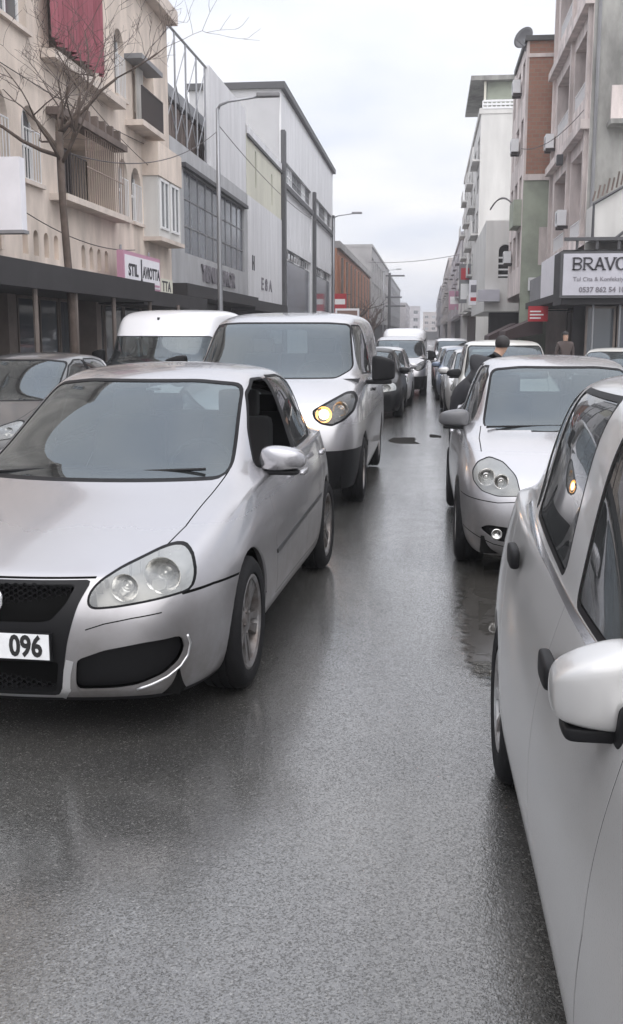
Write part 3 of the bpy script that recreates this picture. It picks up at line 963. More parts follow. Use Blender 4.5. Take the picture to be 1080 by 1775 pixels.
gs.part('lip', 'bumper_trim', 'dull_chrome', golf, off=0.004, thick=0.02)
def honeycomb(name, x0, x1, z0, z1, yf, cell, inside, parent):
    m = MB()
    dxh = cell * 1.5; dzh = cell * math.sqrt(3) / 2
    i = 0
    x = x0
    while x <= x1:
        z = z0 + (dzh if i % 2 else 0)
        while z <= z1:
            if inside(x, z):
                y = yf(x)
                vs, fs = [], []
                for k in range(6):
                    a = math.pi / 3 * k
                    for rr, yy in ((cell * 0.99, y), (cell * 0.80, y), (cell * 0.80, y + 0.02)):
                        vs.append((x + rr * math.cos(a), yy, z + rr * math.sin(a)))
                for k in range(6):
                    j = (k + 1) % 6
                    fs += [(k * 3, j * 3, j * 3 + 1, k * 3 + 1), (k * 3 + 1, j * 3 + 1, j * 3 + 2, k * 3 + 2)]
                m.add(vs, fs)
            z += 2 * dzh
        x += dxh; i += 1
    return m.build(name, 'black_plastic', parent)
honeycomb('grille_mesh', -0.32, 0.32, 0.535, 0.665, lambda x: -2.075 + 0.55 * x * x, 0.0125, lambda x, z: abs(x) < 0.315 - (0.667 - z) * 0.35, golf)
honeycomb('lower_grille_mesh', -0.26, 0.26, 0.235, 0.36, lambda x: -2.07 + 0.55 * x * x, 0.0135, lambda x, z: abs(x) < 0.255, golf)
m = MB(); m.box(-0.262, 0.262, -2.142, -2.128, 0.378, 0.492); m.build('plate_holder', 'black_plastic', golf)
m = MB(); m.box(-0.255, 0.255, -2.146, -2.142, 0.384, 0.487)
pl_ = m.build('number_plate', 'plate_white', golf)
text_obj('plate_number', '096', 0.118, Matrix.Translation((0.158, -2.147, 0.434)) @ Matrix.Rotation(R(90), 4, 'X'), 'plate_black', pl_, bold=0.004, ext=0.001, sx=0.78)
m = MB(); m.lathe([(0.058, 0.0), (0.056, -0.010), (0.046, -0.010), (0.044, 0.0)], 36, axis='y', c=(0, -2.112, 0.612))
bd = m.build('badge', 'chrome', golf, smooth=True)
m = MB()
for a, b in (((-0.030, 0.036), (-0.001, 0.006)), ((0.030, 0.036), (0.001, 0.006)), ((-0.042, 0.016), (-0.018, -0.034)), ((0.042, 0.016), (0.018, -0.034)), ((-0.018, -0.034), (0.0, -0.004)), ((0.018, -0.034), (0.0, -0.004))):
    m.tube([(a[0], -2.118, 0.612 + a[1]), (b[0], -2.118, 0.612 + b[1])], 0.0055, 6)
m.build('emblem', 'chrome', bd)
m = MB()
for sx, x0, x1 in ((1, -0.60, 0.05), (1, -0.02, 0.56)):
    m.tube([(x0, -0.905, 0.955), ((x0 + x1) / 2, -0.90, 0.978), (x1, -0.835, 0.985)], 0.008, 6)
m.build('wiper', 'black_plastic', golf)
m = MB(); m.box(0.03, 0.11, -0.135, -0.11, 1.340, 1.352); m.build('parking_sticker', 'white_print', golf)
# ------------------------------------------------------------------ the other vehicles
def morph(p, kx=1.0, ky=1.0, kz=1.0):
    """scale every table of a car"""
    q = dict(p)
    q['Y'] = [a * ky for a in p['Y']]; q['W'] = [a * kx for a in p['W']]; q['ZS'] = [a * kz for a in p['ZS']]
    for k in ('F', 'R'): q[k] = [(a * ky, b * ky, c * kz) for a, b, c in p[k]]
    q['H'] = [(a * ky, b * kz, c * kx, d * kz) for a, b, c, d in p['H']]
    for k in ('BF', 'TF', 'BR', 'TR'): a = p[k]; q[k] = (a[0] * ky, a[1] * ky, a[2] * kx, a[3] * kz, a[4] * kz)
    for k in ('BS', 'TS'): q[k] = [(a * kx, b * ky, c * kz) for a, b, c in p[k]]
    q['RC'] = [a * kz for a in p['RC']]
    for k in ('ws', 'bw', 'head'):
        if k in p: q[k] = [(a * kx, b * kz) for a, b in p[k]]
    q['sw'] = [[(a * ky, b * kz) for a, b in w] for w in p['sw']]
    for k in ('pillar', 'gaps'): q[k] = [[(a * ky, b * kz) for a, b in w] for w in p.get(k, [])]
    if 'hoodgap' in p: q['hoodgap'] = [(a * kx, b * ky) for a, b in p['hoodgap']]
    q['axles'] = tuple(a * ky for a in p['axles'])
    q['track'] = p['track'] * kx
    q['head_y'] = p['head_y'] * ky
    q['mirror'] = (p['mirror'][0] * kx, p['mirror'][1] * ky, p['mirror'][2] * kz)
    q['handles'] = [(a * ky, b * kz) for a, b in p['handles']]
    q['dash'] = (p['dash'][0] * ky, p['dash'][1] * kz)
    if 'bowls' in p: q['bowls'] = [(a * kx, b * ky, c * kz, r, m) for a, b, c, r, m in p['bowls']]
    return q

QUEUE = 'cars queueing nose-on in the street'
KERB = 'cars standing along the kerb'

# ---- saloon right beside the camera: its flank, windows and mirror
principled('mirror_dark', (0.10, 0.10, 0.105), 0.35, 0.2)
SALOON = dict(
    Y=[-1.95, -1.75, -1.30, -0.85, -0.30, 0.30, 0.95, 1.55, 1.98],
    W=[0.80, 0.86, 0.885, 0.885, 0.885, 0.888, 0.90, 0.89, 0.80],
    ZS=[0.74, 0.82, 0.90, 0.955, 0.972, 0.99, 1.025, 1.06, 1.03],
    F=[(-2.12, -2.0, 0.19), (-2.2, -2.07, 0.26), (-2.24, -2.1, 0.46), (-2.22, -2.06, 0.62), (-2.13, -1.98, 0.73)],
    R=[(2.03, 1.98, 0.22), (2.12, 2.05, 0.28), (2.15, 2.07, 0.48), (2.12, 2.03, 0.76), (2.02, 1.95, 0.98)],
    H=[(-1.80, 0.84, 0.70, 0.825), (-1.36, 0.93, 0.72, 0.915)],
    BF=(-1.02, -0.78, 0.72, 1.0, 0.985), TF=(-0.22, -0.02, 0.59, 1.47, 1.43),
    BS=[(0.795, -0.30, 1.0), (0.80, 0.30, 1.015), (0.79, 0.95, 1.05)],
    TS=[(0.65, 0.20, 1.50), (0.66, 0.65, 1.515), (0.645, 1.22, 1.50)],
    BR=(1.90, 1.68, 0.72, 1.09, 1.09), TR=(1.80, 1.60, 0.58, 1.49, 1.46), RC=[1.555, 1.575, 1.555],
    axles=(-1.30, 1.30), wr=0.305, rim=0.19, arch=0.345, track=0.78, tw=0.185,
    ws=[(-0.66, 0.99), (0.66, 0.99), (0.56, 1.41), (0.32, 1.435), (-0.32, 1.435), (-0.56, 1.41)],
    bw=[(-0.56, 1.08), (0.56, 1.08), (0.48, 1.39), (-0.48, 1.39)],
    sw=[[(-0.62, 1.015), (0.00, 1.03), (0.20, 1.46), (0.0, 1.46), (-0.18, 1.40), (-0.42, 1.20)],
        [(0.23, 1.045), (0.98, 1.085), (1.12, 1.468), (0.43, 1.475)],
        [(1.045, 1.09), (1.10, 1.095), (1.37, 1.30), (1.36, 1.39), (1.26, 1.455), (1.185, 1.463)]],
    belt=[(-0.72, 0.985), (0.0, 1.000), (0.6, 1.022), (1.24, 1.060)], seal_w=0.016,  # belt: course of the strip that imitates the shoulder highlight
    gaps=[[(-0.72, 0.95), (-0.76, 0.62), (-0.70, 0.30), (0.86, 0.30), (0.98, 0.60), (1.14, 0.84), (1.26, 1.04)], [(0.10, 0.99), (0.115, 0.62), (0.08, 0.30)]],
    head=[(0.42, 0.62), (0.70, 0.63), (0.74, 0.70), (0.70, 0.80), (0.55, 0.78)], head_y=-1.5,
    handles=[(-0.06, 0.875), (0.90, 0.945)], handle_mat='black_plastic', handle_x=0.858, handle_size=(0.035, 0.17, 0.075),
    mirror=(0.842, -0.60, 1.012), mirror_size=(0.17, 0.13, 0.205), mirror_sq=0.5, mirror_sph=0.45, mirror_drop=0.65, mirror_sail=(0.070, 0.065, (0.09, 0.10, 0.13)), dash=(-0.65, 0.93), seat_y=0.30,
    bowls=[(0.60, -1.95, 0.70, 0.07, 'reflector')], valance=0.0, belt_crease=0.6)
sal, ss = make_car(SALOON, 'silver_saloon', 'silver car close beside the camera, showing flank, door mirror and handles', 'car', (1.155, 2.48), R(0.4), 'paint_silver_b', 3, KERB, 'cap')

# ---- silver hatchback behind it, bulging headlights
H2 = morph(HATCH, 0.965, 0.955, 1.0)
H2.update(
    F=[(-1.93, -1.80, 0.17), (-2.01, -1.87, 0.24), (-2.03, -1.88, 0.44), (-1.99, -1.83, 0.60), (-1.90, -1.73, 0.70)],
    H=[(-1.60, 0.83, 0.68, 0.815), (-1.22, 0.93, 0.70, 0.905)], ZS=[0.715, 0.80, 0.89, 0.94, 0.95, 0.96, 0.975, 0.985, 0.93],
    W=[0.78, 0.835, 0.862, 0.86, 0.858, 0.858, 0.862, 0.84, 0.76],
    head=[(0.452, 0.60), (0.60, 0.59), (0.70, 0.615), (0.752, 0.67), (0.756, 0.73), (0.72, 0.785), (0.64, 0.815), (0.55, 0.79), (0.475, 0.715)], head_y=-1.35,
    bowls=[(0.575, -1.80, 0.685, 0.05, 'reflector'), (0.67, -1.72, 0.705, 0.06, 'reflector')], head_seal=0.006, valance=0.16, valance_f=0.16, wr=0.30, arch=0.338, rim=0.19,
    hoodgap=[(0.66, -0.74), (0.69, -1.1), (0.69, -1.42)], mirror=(0.855, -0.45, 0.99), gaps=HATCH['gaps'], fender_crease=0.35, belt_crease=0.5)
def h2_cuts(sh, root):
    ff = lambda c, n: c.y < -1.3 and n.y < -0.1
    sh.cut(rounded([(-0.34, 0.50), (0.34, 0.50), (0.30, 0.31), (-0.30, 0.31)], 0.04, 3), 'y', 'lg', filt=ff, mirror=False)
    sh.cut(rounded([(0.50, 0.385), (0.66, 0.395), (0.72, 0.36), (0.60, 0.285), (0.50, 0.275)], 0.03, 3), 'y', 'fog', filt=ff)
    sh.cut(rounded([(-0.30, 0.66), (0.30, 0.66), (0.28, 0.60), (-0.28, 0.60)], 0.02, 3), 'y', 'lg', filt=ff, mirror=False)
    sh.line([(0.40, 0.565), (0.60, 0.545), (0.83, 0.56)], 0.006, 'y', 'gap', filt=ff)
    sh.line([(-0.45, 0.235), (0.45, 0.235)], 0.006, 'y', 'gap', filt=ff, mirror=False)
    sh.line([(0.45, 0.235), (0.62, 0.262), (0.82, 0.335)], 0.007, 'y', 'gap', filt=ff)
h2, hs = make_car(H2, 'compact_hatchback', 'silver hatchback with bulging round headlights, behind the car with the big mirror', 'car', (1.06, 8.86), R(0.4), 'paint_silver_c', 3, KERB, 'cap', extras=h2_cuts, mirror_mat='mirror_dark')
hs.part('lg', 'lower_grille', 'black_plastic', h2, off=-0.02)
for sx in (1, -1):
    fo = hs.part('fog', 'fog_recess', 'black_plastic', h2, off=-0.02, pick=lambda c: c.x * sx > 0)
    m = MB(); m.lathe([(0.038, -0.01), (0.034, -0.016), (0.022, 0.012), (0.0, 0.016)], 20, axis='y', c=(sx * 0.60, -1.895, 0.335)); m.build('fog_lamp', 'reflector', fo, smooth=True)
m = MB(); m.tube([(-0.62, -0.86, 0.968), (0.0, -0.90, 0.985), (0.3, -0.89, 0.985)], 0.008, 6); m.build('wiper', 'black_plastic', h2)

# ---- vans
VAN = dict(
    Y=[-2.14, -1.98, -1.50, -0.98, -0.35, 0.6, 1.5, 2.2, 2.42],
    W=[0.87, 0.94, 0.975, 0.985, 0.99, 0.99, 0.99, 0.985, 0.93],
    ZS=[1.02, 1.10, 1.19, 1.235, 1.24, 1.24, 1.24, 1.24, 1.22],
    F=[(-2.34, -2.25, 0.22), (-2.40, -2.30, 0.32), (-2.43, -2.33, 0.55), (-2.40, -2.29, 0.84), (-2.29, -2.17, 1.03)],
    fender_crease=0.4, belt_crease=0.4, nose_crease=0.4,
    R=[(2.40, 2.38, 0.25), (2.46, 2.43, 0.32), (2.48, 2.45, 0.55), (2.46, 2.44, 0.92), (2.43, 2.41, 1.22)],
    RZ=[0.22, 0.32, 0.55], RX=[0.93, 0.975, 1.0, 0.99, 0.955],
    H=[(-2.08, 1.13, 0.78, 1.10), (-1.70, 1.235, 0.83, 1.205)],
    BF=(-1.46, -1.22, 0.865, 1.29, 1.275), TF=(-0.76, -0.56, 0.765, 1.84, 1.81),
    BS=[(0.945, -0.35, 1.265), (0.95, 0.6, 1.265), (0.95, 1.5, 1.265)],
    TS=[(0.81, -0.05, 1.86), (0.83, 0.7, 1.88), (0.83, 1.6, 1.875)],
    BR=(2.40, 2.30, 0.86, 1.25, 1.25), TR=(2.33, 2.22, 0.77, 1.86, 1.83), RC=[1.925, 1.945, 1.94], mid=0.55,
    axles=(-1.50, 1.43), wr=0.335, rim=0.21, arch=0.385, track=0.85, tw=0.215,
    ws=[(-0.66, 1.255), (0.66, 1.255), (0.80, 1.34), (0.72, 1.785), (0.5, 1.80), (-0.5, 1.80), (-0.72, 1.785), (-0.80, 1.34)], ws_filt=-1.8,
    bw=[(-0.7, 1.3), (-0.1, 1.3), (-0.1, 1.75), (-0.65, 1.75)],
    sw=[[(-1.00, 1.285), (-0.20, 1.265), (-0.20, 1.775), (-0.50, 1.775), (-0.66, 1.68), (-0.92, 1.42)]],
    gaps=[[(-1.02, 1.2), (-1.06, 0.7), (-0.95, 0.36), (-0.12, 0.36), (-0.10, 1.0), (-0.12, 1.8)], [(1.05, 0.36), (1.05, 1.8)], [(-0.1, 0.95), (1.05, 0.95)]],
    head=[(0.525, 0.965), (0.545, 0.91), (0.60, 0.868), (0.695, 0.848), (0.80, 0.895), (0.875, 0.97), (0.892, 1.07), (0.86, 1.12), (0.80, 1.115), (0.678, 1.05)], head_y=-1.75, head_seal=0.02,
    bowls=[(0.615, -2.195, 0.935, 0.078, 'lit'), (0.765, -2.09, 0.985, 0.075, 'reflector')], housing='dark_housing', lamp_mat='lamp_clear', roof_curve=(0.0, 0.03, 0.16),
    handles=[(-0.28, 1.08)], handle_mat='black_plastic', mirror=(1.115, -1.00, 1.31), mirror_size=(0.25, 0.17, 0.33), mirror_sph=0.25, mirror_sq=0.6, dash=(-1.15, 1.24), seat_y=-0.15,
    valance=0.30, valance_f=0.60, valance_side=0.3)
v1 = dict(VAN); v1['lit'] = (1,)
v1, vs_ = make_car(v1, 'panel_van', 'silver panel van with one lit headlight, behind the near hatchback', 'van', (-1.585, 12.02), R(-0.3), 'paint_silver_c', 3, 'vans in the queue', 'seven', mirror_mat='black_plastic')

SPR = dict(VAN)
SPR.update(TF=(-0.66, -0.52, 0.86, 2.16, 2.10), TS=[(0.92, 0.0, 2.14), (0.94, 0.7, 2.17), (0.94, 1.6, 2.17)], TR=(2.33, 2.22, 0.90, 2.15, 2.10), RC=[2.21, 2.235, 2.23], mid=0.52,
           ws=[(-0.84, 1.17), (0.84, 1.17), (0.88, 1.26), (0.87, 1.70), (-0.87, 1.70), (-0.88, 1.26)],
           sw=[[(-1.0, 1.25), (-0.2, 1.25), (-0.2, 1.75), (-0.55, 1.75)], [(0.0, 1.3), (1.0, 1.3), (1.0, 1.8), (0.0, 1.8)], [(1.1, 1.3), (2.1, 1.3), (2.1, 1.8), (1.1, 1.8)]], lit=())
SPR = morph(SPR, 1.08, 1.0, 1.0); SPR['lit'] = ()
spr, sps = make_car(SPR, 'high_roof_minibus', 'white high-roofed minibus with wide split-toned windscreen behind the van', 'van', (-5.0, 20.3), R(-2.5), 'paint_white', 2, 'vans in the queue', 'seven', mirror_mat='black_plastic')
m = MB(); m.box(-0.10, -0.06, -0.76, -0.70, 1.99, 2.06); m.box(-0.02, 0.05, -0.80, -0.66, 1.85, 1.86)
m.build('roof_lamp_bracket', 'dark_housing', spr)

# ---- parked grey car at the left border
g2 = morph(HATCH, 0.98, 1.03, 0.985); g2.update(bowls=[(0.6, -1.9, 0.66, 0.05, 'reflector')], housing='dark_housing')
make_car(g2, 'grey_hatchback', 'dark grey car cut by the picture border, shopfronts mirrored in its windscreen', 'car', (-5.02, 12.6), R(-1), 'paint_grey', 2, QUEUE, 'cap')

# ---- light multi-purpose vehicle behind the compact hatchback
MPV = morph(HATCH, 0.97, 1.0, 1.09)
MPV.update(bowls=[(0.60, -1.88, 0.73, 0.075, 'reflector')], wr=0.31, arch=0.35, TF=(-0.28, -0.08, 0.62, 1.585, 1.555), TS=[(0.66, 0.25, 1.58), (0.67, 0.7, 1.59), (0.66, 1.3, 1.57)],
           BF=(-0.98, -0.74, 0.72, 1.05, 1.035), RC=[1.625, 1.64, 1.62], TR=(1.85, 1.7, 0.6, 1.56, 1.53), BR=(1.92, 1.68, 0.72, 1.08, 1.08),
           ws=[(-0.68, 1.03), (0.68, 1.03), (0.60, 1.53), (-0.60, 1.53)], track=0.75,
           sw=[[(-0.45, 1.07), (0.36, 1.08), (0.38, 1.54), (0.1, 1.54), (-0.15, 1.40)], [(0.46, 1.08), (1.25, 1.1), (1.25, 1.52), (0.46, 1.54)]], pillar=[])
make_car(MPV, 'white_people_carrier', 'white people carrier with upright windscreen, person leaning in front of it', 'car', (1.27, 18.3), R(0), 'paint_cream', 2, KERB, 'cap', mirror_mat='black_plastic')
make_car(g2, 'grey_hatchback', 'grey car mostly hidden behind the white people carrier at the kerb', 'car', (1.17, 24.0), R(1), 'paint_silver_b', 2, KERB, 'cap')

# ---- the queue further up the street
g3 = morph(HATCH, 0.985, 1.0, 0.99); g3.update(bowls=[(0.55, -1.9, 0.66, 0.08, 'reflector')], head_seal=0.012)
def z_at(y): return 0.0 if y < 8 else -0.008 * (min(y, 120.0) - 8)
make_car(g3, 'black_hatchback', 'black car showing past the van mirror, second in the queue behind it', 'car', (-1.40, 23.8), R(-0.5), 'paint_black', 2, QUEUE, 'cap')
make_car(g3, 'silver_hatchback', 'small silver car between the black car and the pale van', 'car', (-1.28, 28.4), R(0), 'paint_silver_c', 2, QUEUE, 'cap')
V2 = morph(VAN, 0.90, 0.90, 0.915); V2.update(lit=(1, -1), wr=0.31, arch=0.35, rim=0.2, track=0.76)
V2['bowls'] = [(0.50, -1.98, 0.80, 0.055, 'reflector'), (0.62, -1.91, 0.84, 0.06, 'reflector')]
make_car(V2, 'pale_van', 'pale van with wide windscreen and dark lower bumper, heading the distant queue', 'van', (-0.93, 33.4), R(0), 'paint_silver_c', 2, 'vans in the queue', 'cap', mirror_mat='black_plastic')
S2 = dict(SPR); S2.update(ZS=[a * 1.1 for a in VAN['ZS']])
make_car(SPR, 'white_minibus', 'distant white minibus seen over the roof of the pale van', 'van', (-1.15, 49), 0, 'paint_white', 1, 'vans in the queue', 'seven', interior=False)
make_car(V2, 'white_van', 'distant white van in the right-hand row of cars', 'van', (1.05, 50), 0, 'paint_white', 1, 'vans in the queue', 'cap', interior=False, mirror_mat='black_plastic')
make_car(g3, 'silver_hatchback', 'silver car in the right-hand row, before the distant white van', 'car', (1.0, 37), R(1), 'paint_silver_c', 2, KERB, 'cap')
make_car(g2, 'blue_hatchback', 'dark blue car in the right-hand row behind the grey car', 'car', (1.05, 30.6), R(0), 'paint_blue', 2, KERB, 'cap')
make_car(g3, 'red_hatchback', 'dark red car far up the queue beyond the pale van', 'car', (-1.2, 41.5), 0, 'paint_red', 1, QUEUE, 'cap', interior=False)
make_car(g3, 'silver_hatchback', 'far silver car at the tail of the left-hand queue', 'car', (-1.2, 57), 0, 'paint_silver_c', 1, QUEUE, 'cap', interior=False)
make_car(g3, 'black_hatchback', 'far dark car behind the distant white van', 'car', (1.0, 57), 0, 'paint_grey', 1, KERB, 'cap', interior=False)
make_car(g3, 'cream_hatchback', 'cream car parked on the pavement edge by the corner shop', 'car', (4.15, 24.5), R(-14), 'paint_cream', 2, KERB, 'cap')
for o in list(col.objects):
    if o.parent is None and o.get('category') in ('car', 'van'): o.location.z = z_at(o.location.y)
# ------------------------------------------------------------------ ground materials
def asphalt(name):
    m = bpy.data.materials.new(name); m.use_nodes = True
    t = m.node_tree; b = t.nodes['Principled BSDF']
    co = t.nodes.new('ShaderNodeTexCoord')
    L = t.links.new
    def noise(s, d=5.0, r=0.55):
        n = t.nodes.new('ShaderNodeTexNoise'); n.inputs['Scale'].default_value = s; n.inputs['Detail'].default_value = d; n.inputs['Roughness'].default_value = r
        L(co.outputs['Object'], n.inputs['Vector']); return n
    def mr(src, a, bb, c, d):
        n = t.nodes.new('ShaderNodeMapRange'); n.inputs['From Min'].default_value = a; n.inputs['From Max'].default_value = bb; n.inputs['To Min'].default_value = c; n.inputs['To Max'].default_value = d
        L(src, n.inputs['Value']); return n.outputs[0]
    v = t.nodes.new('ShaderNodeTexVoronoi'); v.inputs['Scale'].default_value = 170.0; L(co.outputs['Object'], v.inputs['Vector'])
    v2 = t.nodes.new('ShaderNodeTexVoronoi'); v2.inputs['Scale'].default_value = 60.0; L(co.outputs['Object'], v2.inputs['Vector'])
    big = noise(0.55, 6.0); mid = noise(5.0, 6.0)
    # stones of differing tone in dark binder
    rp = t.nodes.new('ShaderNodeValToRGB'); rp.color_ramp.interpolation = 'LINEAR'
    rp.color_ramp.elements[0].position = 0.0; rp.color_ramp.elements[0].color = (0.026, 0.026, 0.025, 1)
    rp.color_ramp.elements[1].position = 1.0; rp.color_ramp.elements[1].color = (0.15, 0.149, 0.146, 1)
    e = rp.color_ramp.elements.new(0.74); e.color = (0.064, 0.0635, 0.0625, 1)
    L(v.outputs['Color'], rp.inputs[0])
    mx = t.nodes.new('ShaderNodeMix'); mx.data_type = 'RGBA'; mx.blend_type = 'MULTIPLY'; mx.inputs['Factor'].default_value = 1.0
    rp2 = t.nodes.new('ShaderNodeValToRGB'); rp2.color_ramp.elements[0].position = 0.3; rp2.color_ramp.elements[0].color = (0.72, 0.72, 0.72, 1); rp2.color_ramp.elements[1].position = 0.7; rp2.color_ramp.elements[1].color = (1.25, 1.22, 1.15, 1)
    L(big.outputs['Fac'], rp2.inputs[0])
    L(rp.outputs[0], mx.inputs['A']); L(rp2.outputs[0], mx.inputs['B'])
    L(mx.outputs['Result'], b.inputs['Base Color'])
    # wetness: the film fills the hollows in broad patches
    L(mr(mid.outputs['Fac'], 0.3, 0.7, 0.13, 0.27), b.inputs['Roughness'])
    b.inputs['Specular IOR Level'].default_value = 0.5
    b.inputs['IOR'].default_value = 1.5
    h1 = mr(v.outputs['Distance'], 0.0, 0.6, 1.0, 0.0)
    h2_ = mr(v2.outputs['Distance'], 0.0, 0.6, 0.6, 0.0)
    ad = t.nodes.new('ShaderNodeMath'); ad.operation = 'ADD'; L(h1, ad.inputs[0]); L(h2_, ad.inputs[1])
    bp = t.nodes.new('ShaderNodeBump'); bp.inputs['Distance'].default_value = 0.004
    L(mr(big.outputs['Fac'], 0.35, 0.65, 0.42, 0.20), bp.inputs['Strength'])
    L(ad.outputs[0], bp.inputs['Height']); L(bp.outputs[0], b.inputs['Normal'])
    # standing film of rain water over the stones
    # tyre tracks and run-off draw it out along the street; the tallest stones stand dry
    mp = t.nodes.new('ShaderNodeMapping'); mp.inputs['Scale'].default_value = (1.6, 0.10, 1.0); L(co.outputs['Object'], mp.inputs['Vector'])
    trk = t.nodes.new('ShaderNodeTexNoise'); trk.inputs['Scale'].default_value = 1.3; trk.inputs['Detail'].default_value = 5.0; L(mp.outputs[0], trk.inputs['Vector'])
    v3 = t.nodes.new('ShaderNodeTexVoronoi'); v3.inputs['Scale'].default_value = 190.0; L(co.outputs['Object'], v3.inputs['Vector'])
    sepc = t.nodes.new('ShaderNodeSeparateColor'); L(v3.outputs['Color'], sepc.inputs[0])
    dry = mr(sepc.outputs[0], 0.50, 0.80, 1.0, 0.22)
    wet = mr(trk.outputs['Fac'], 0.33, 0.55, 0.72, 1.0)
    mu = t.nodes.new('ShaderNodeMath'); mu.operation = 'MULTIPLY'; L(dry, mu.inputs[0]); L(wet, mu.inputs[1])
    L(mu.outputs[0], b.inputs['Coat Weight'])
    b.inputs['Coat IOR'].default_value = 2.0
    L(mr(mid.outputs['Fac'], 0.3, 0.7, 0.06, 0.16), b.inputs['Coat Roughness'])
    b2 = t.nodes.new('ShaderNodeBump'); b2.inputs['Distance'].default_value = 0.004
    L(mr(trk.outputs['Fac'], 0.35, 0.62, 0.12, 0.045), b2.inputs['Strength'])
    L(ad.outputs[0], b2.inputs['Height']); L(b2.outputs[0], b.inputs['Coat Normal'])
    MATS[name] = m
    return m
asphalt('wet_asphalt')
principled('ground', (0.09, 0.085, 0.08), 0.8, var=0.3, var_scale=0.4)
principled('paving', (0.20, 0.195, 0.185), 0.45, var=0.4, var_scale=1.2, bump=0.2, bump_scale=30)
principled('kerb', (0.27, 0.265, 0.25), 0.5, var=0.35, var_scale=2.0, bump=0.2, bump_scale=40)
def water(name, base):
    m = principled(name, base, 0.03, spec=0.5)
    t = m.node_tree; b = t.nodes['Principled BSDF']; b.inputs['IOR'].default_value = 1.33
    co = t.nodes.new('ShaderNodeTexCoord'); n = t.nodes.new('ShaderNodeTexNoise'); n.inputs['Scale'].default_value = 7.0; n.inputs['Detail'].default_value = 2.0
    t.links.new(co.outputs['Object'], n.inputs['Vector'])
    bp = t.nodes.new('ShaderNodeBump'); bp.inputs['Strength'].default_value = 0.05; bp.inputs['Distance'].default_value = 0.02
    t.links.new(n.outputs['Fac'], bp.inputs['Height']); t.links.new(bp.outputs[0], b.inputs['Normal'])
water('water', (0.035, 0.033, 0.030))
def soft_water(name):
    """puddle film that thins out towards its rim"""
    m = MATS['water'].copy(); m.name = name; t = m.node_tree
    o = next(n for n in t.nodes if n.type == 'OUTPUT_MATERIAL'); b = t.nodes['Principled BSDF']
    at = t.nodes.new('ShaderNodeAttribute'); at.attribute_name = 'film'
    co = t.nodes.new('ShaderNodeTexCoord'); n = t.nodes.new('ShaderNodeTexNoise'); n.inputs['Scale'].default_value = 14.0; n.inputs['Detail'].default_value = 6.0
    t.links.new(co.outputs['Object'], n.inputs['Vector'])
    ad = t.nodes.new('ShaderNodeMath'); ad.operation = 'ADD'; t.links.new(at.outputs['Fac'], ad.inputs[0]); t.links.new(n.outputs['Fac'], ad.inputs[1])
    mr = t.nodes.new('ShaderNodeMapRange'); mr.inputs['From Min'].default_value = 0.72; mr.inputs['From Max'].default_value = 1.0
    t.links.new(ad.outputs[0], mr.inputs['Value'])
    tr = t.nodes.new('ShaderNodeBsdfTransparent'); mx = t.nodes.new('ShaderNodeMixShader')
    t.links.new(mr.outputs[0], mx.inputs[0]); t.links.new(tr.outputs[0], mx.inputs[1]); t.links.new(b.outputs[0], mx.inputs[2]); t.links.new(mx.outputs[0], o.inputs['Surface'])
    MATS[name] = m
soft_water('soft_water')
soft_water('soft_patch')
pb = MATS['soft_patch'].node_tree.nodes['Principled BSDF']
pb.inputs['Base Color'].default_value = (0.018, 0.017, 0.016, 1); pb.inputs['Roughness'].default_value = 0.95; pb.inputs['Specular IOR Level'].default_value = 0.1

def strip(name, mat, x0, x1, dz, ys, kind='structure'):
    m = MB()
    for a, b in zip(ys[:-1], ys[1:]):
        m.quad((x0, a, z_at(a) + dz), (x1, a, z_at(a) + dz), (x1, b, z_at(b) + dz), (x0, b, z_at(b) + dz))
    o = m.build(name, mat)
    bm = bmesh.new(); bm.from_mesh(o.data); bmesh.ops.remove_doubles(bm, verts=bm.verts, dist=1e-5)
    for f in bm.faces:
        if f.normal.z < 0: f.normal_flip()
    bm.to_mesh(o.data); bm.free()
    tag(o, kind=kind)
    return o
YS = [-40, -10, 0, 8, 20, 40, 70, 120, 200, 320, 600]
strip('ground', 'ground', -900, 900, -0.03, YS + [1500, 4000])
strip('road', 'wet_asphalt', -6.3, 2.55, 0.0, YS)
PAVL = (-6.42, -30.0); PAVR = (2.67, 30.0)
for nm, x0, x1 in (('pavement_left', -30.0, -6.45), ('pavement_right', 2.70, 30.0)):
    o = strip(nm, 'paving', x0, x1, 0.12, YS); tag(o, kind='structure')
for nm, x0, x1 in (('kerb_left', -6.45, -6.29), ('kerb_right', 2.54, 2.70)):
    m = MB()
    for a, b in zip(YS[:-1], YS[1:]):
        n = len(m.v)
        m.add([(x0, a, z_at(a) - 0.05), (x1, a, z_at(a) - 0.05), (x1, a, z_at(a) + 0.125), (x0, a, z_at(a) + 0.125), (x0, b, z_at(b) - 0.05), (x1, b, z_at(b) - 0.05), (x1, b, z_at(b) + 0.125), (x0, b, z_at(b) + 0.125)],
              [(3, 2, 6, 7), (0, 3, 7, 4), (1, 5, 6, 2)])
    tag(m.build(nm, 'kerb'), kind='structure')

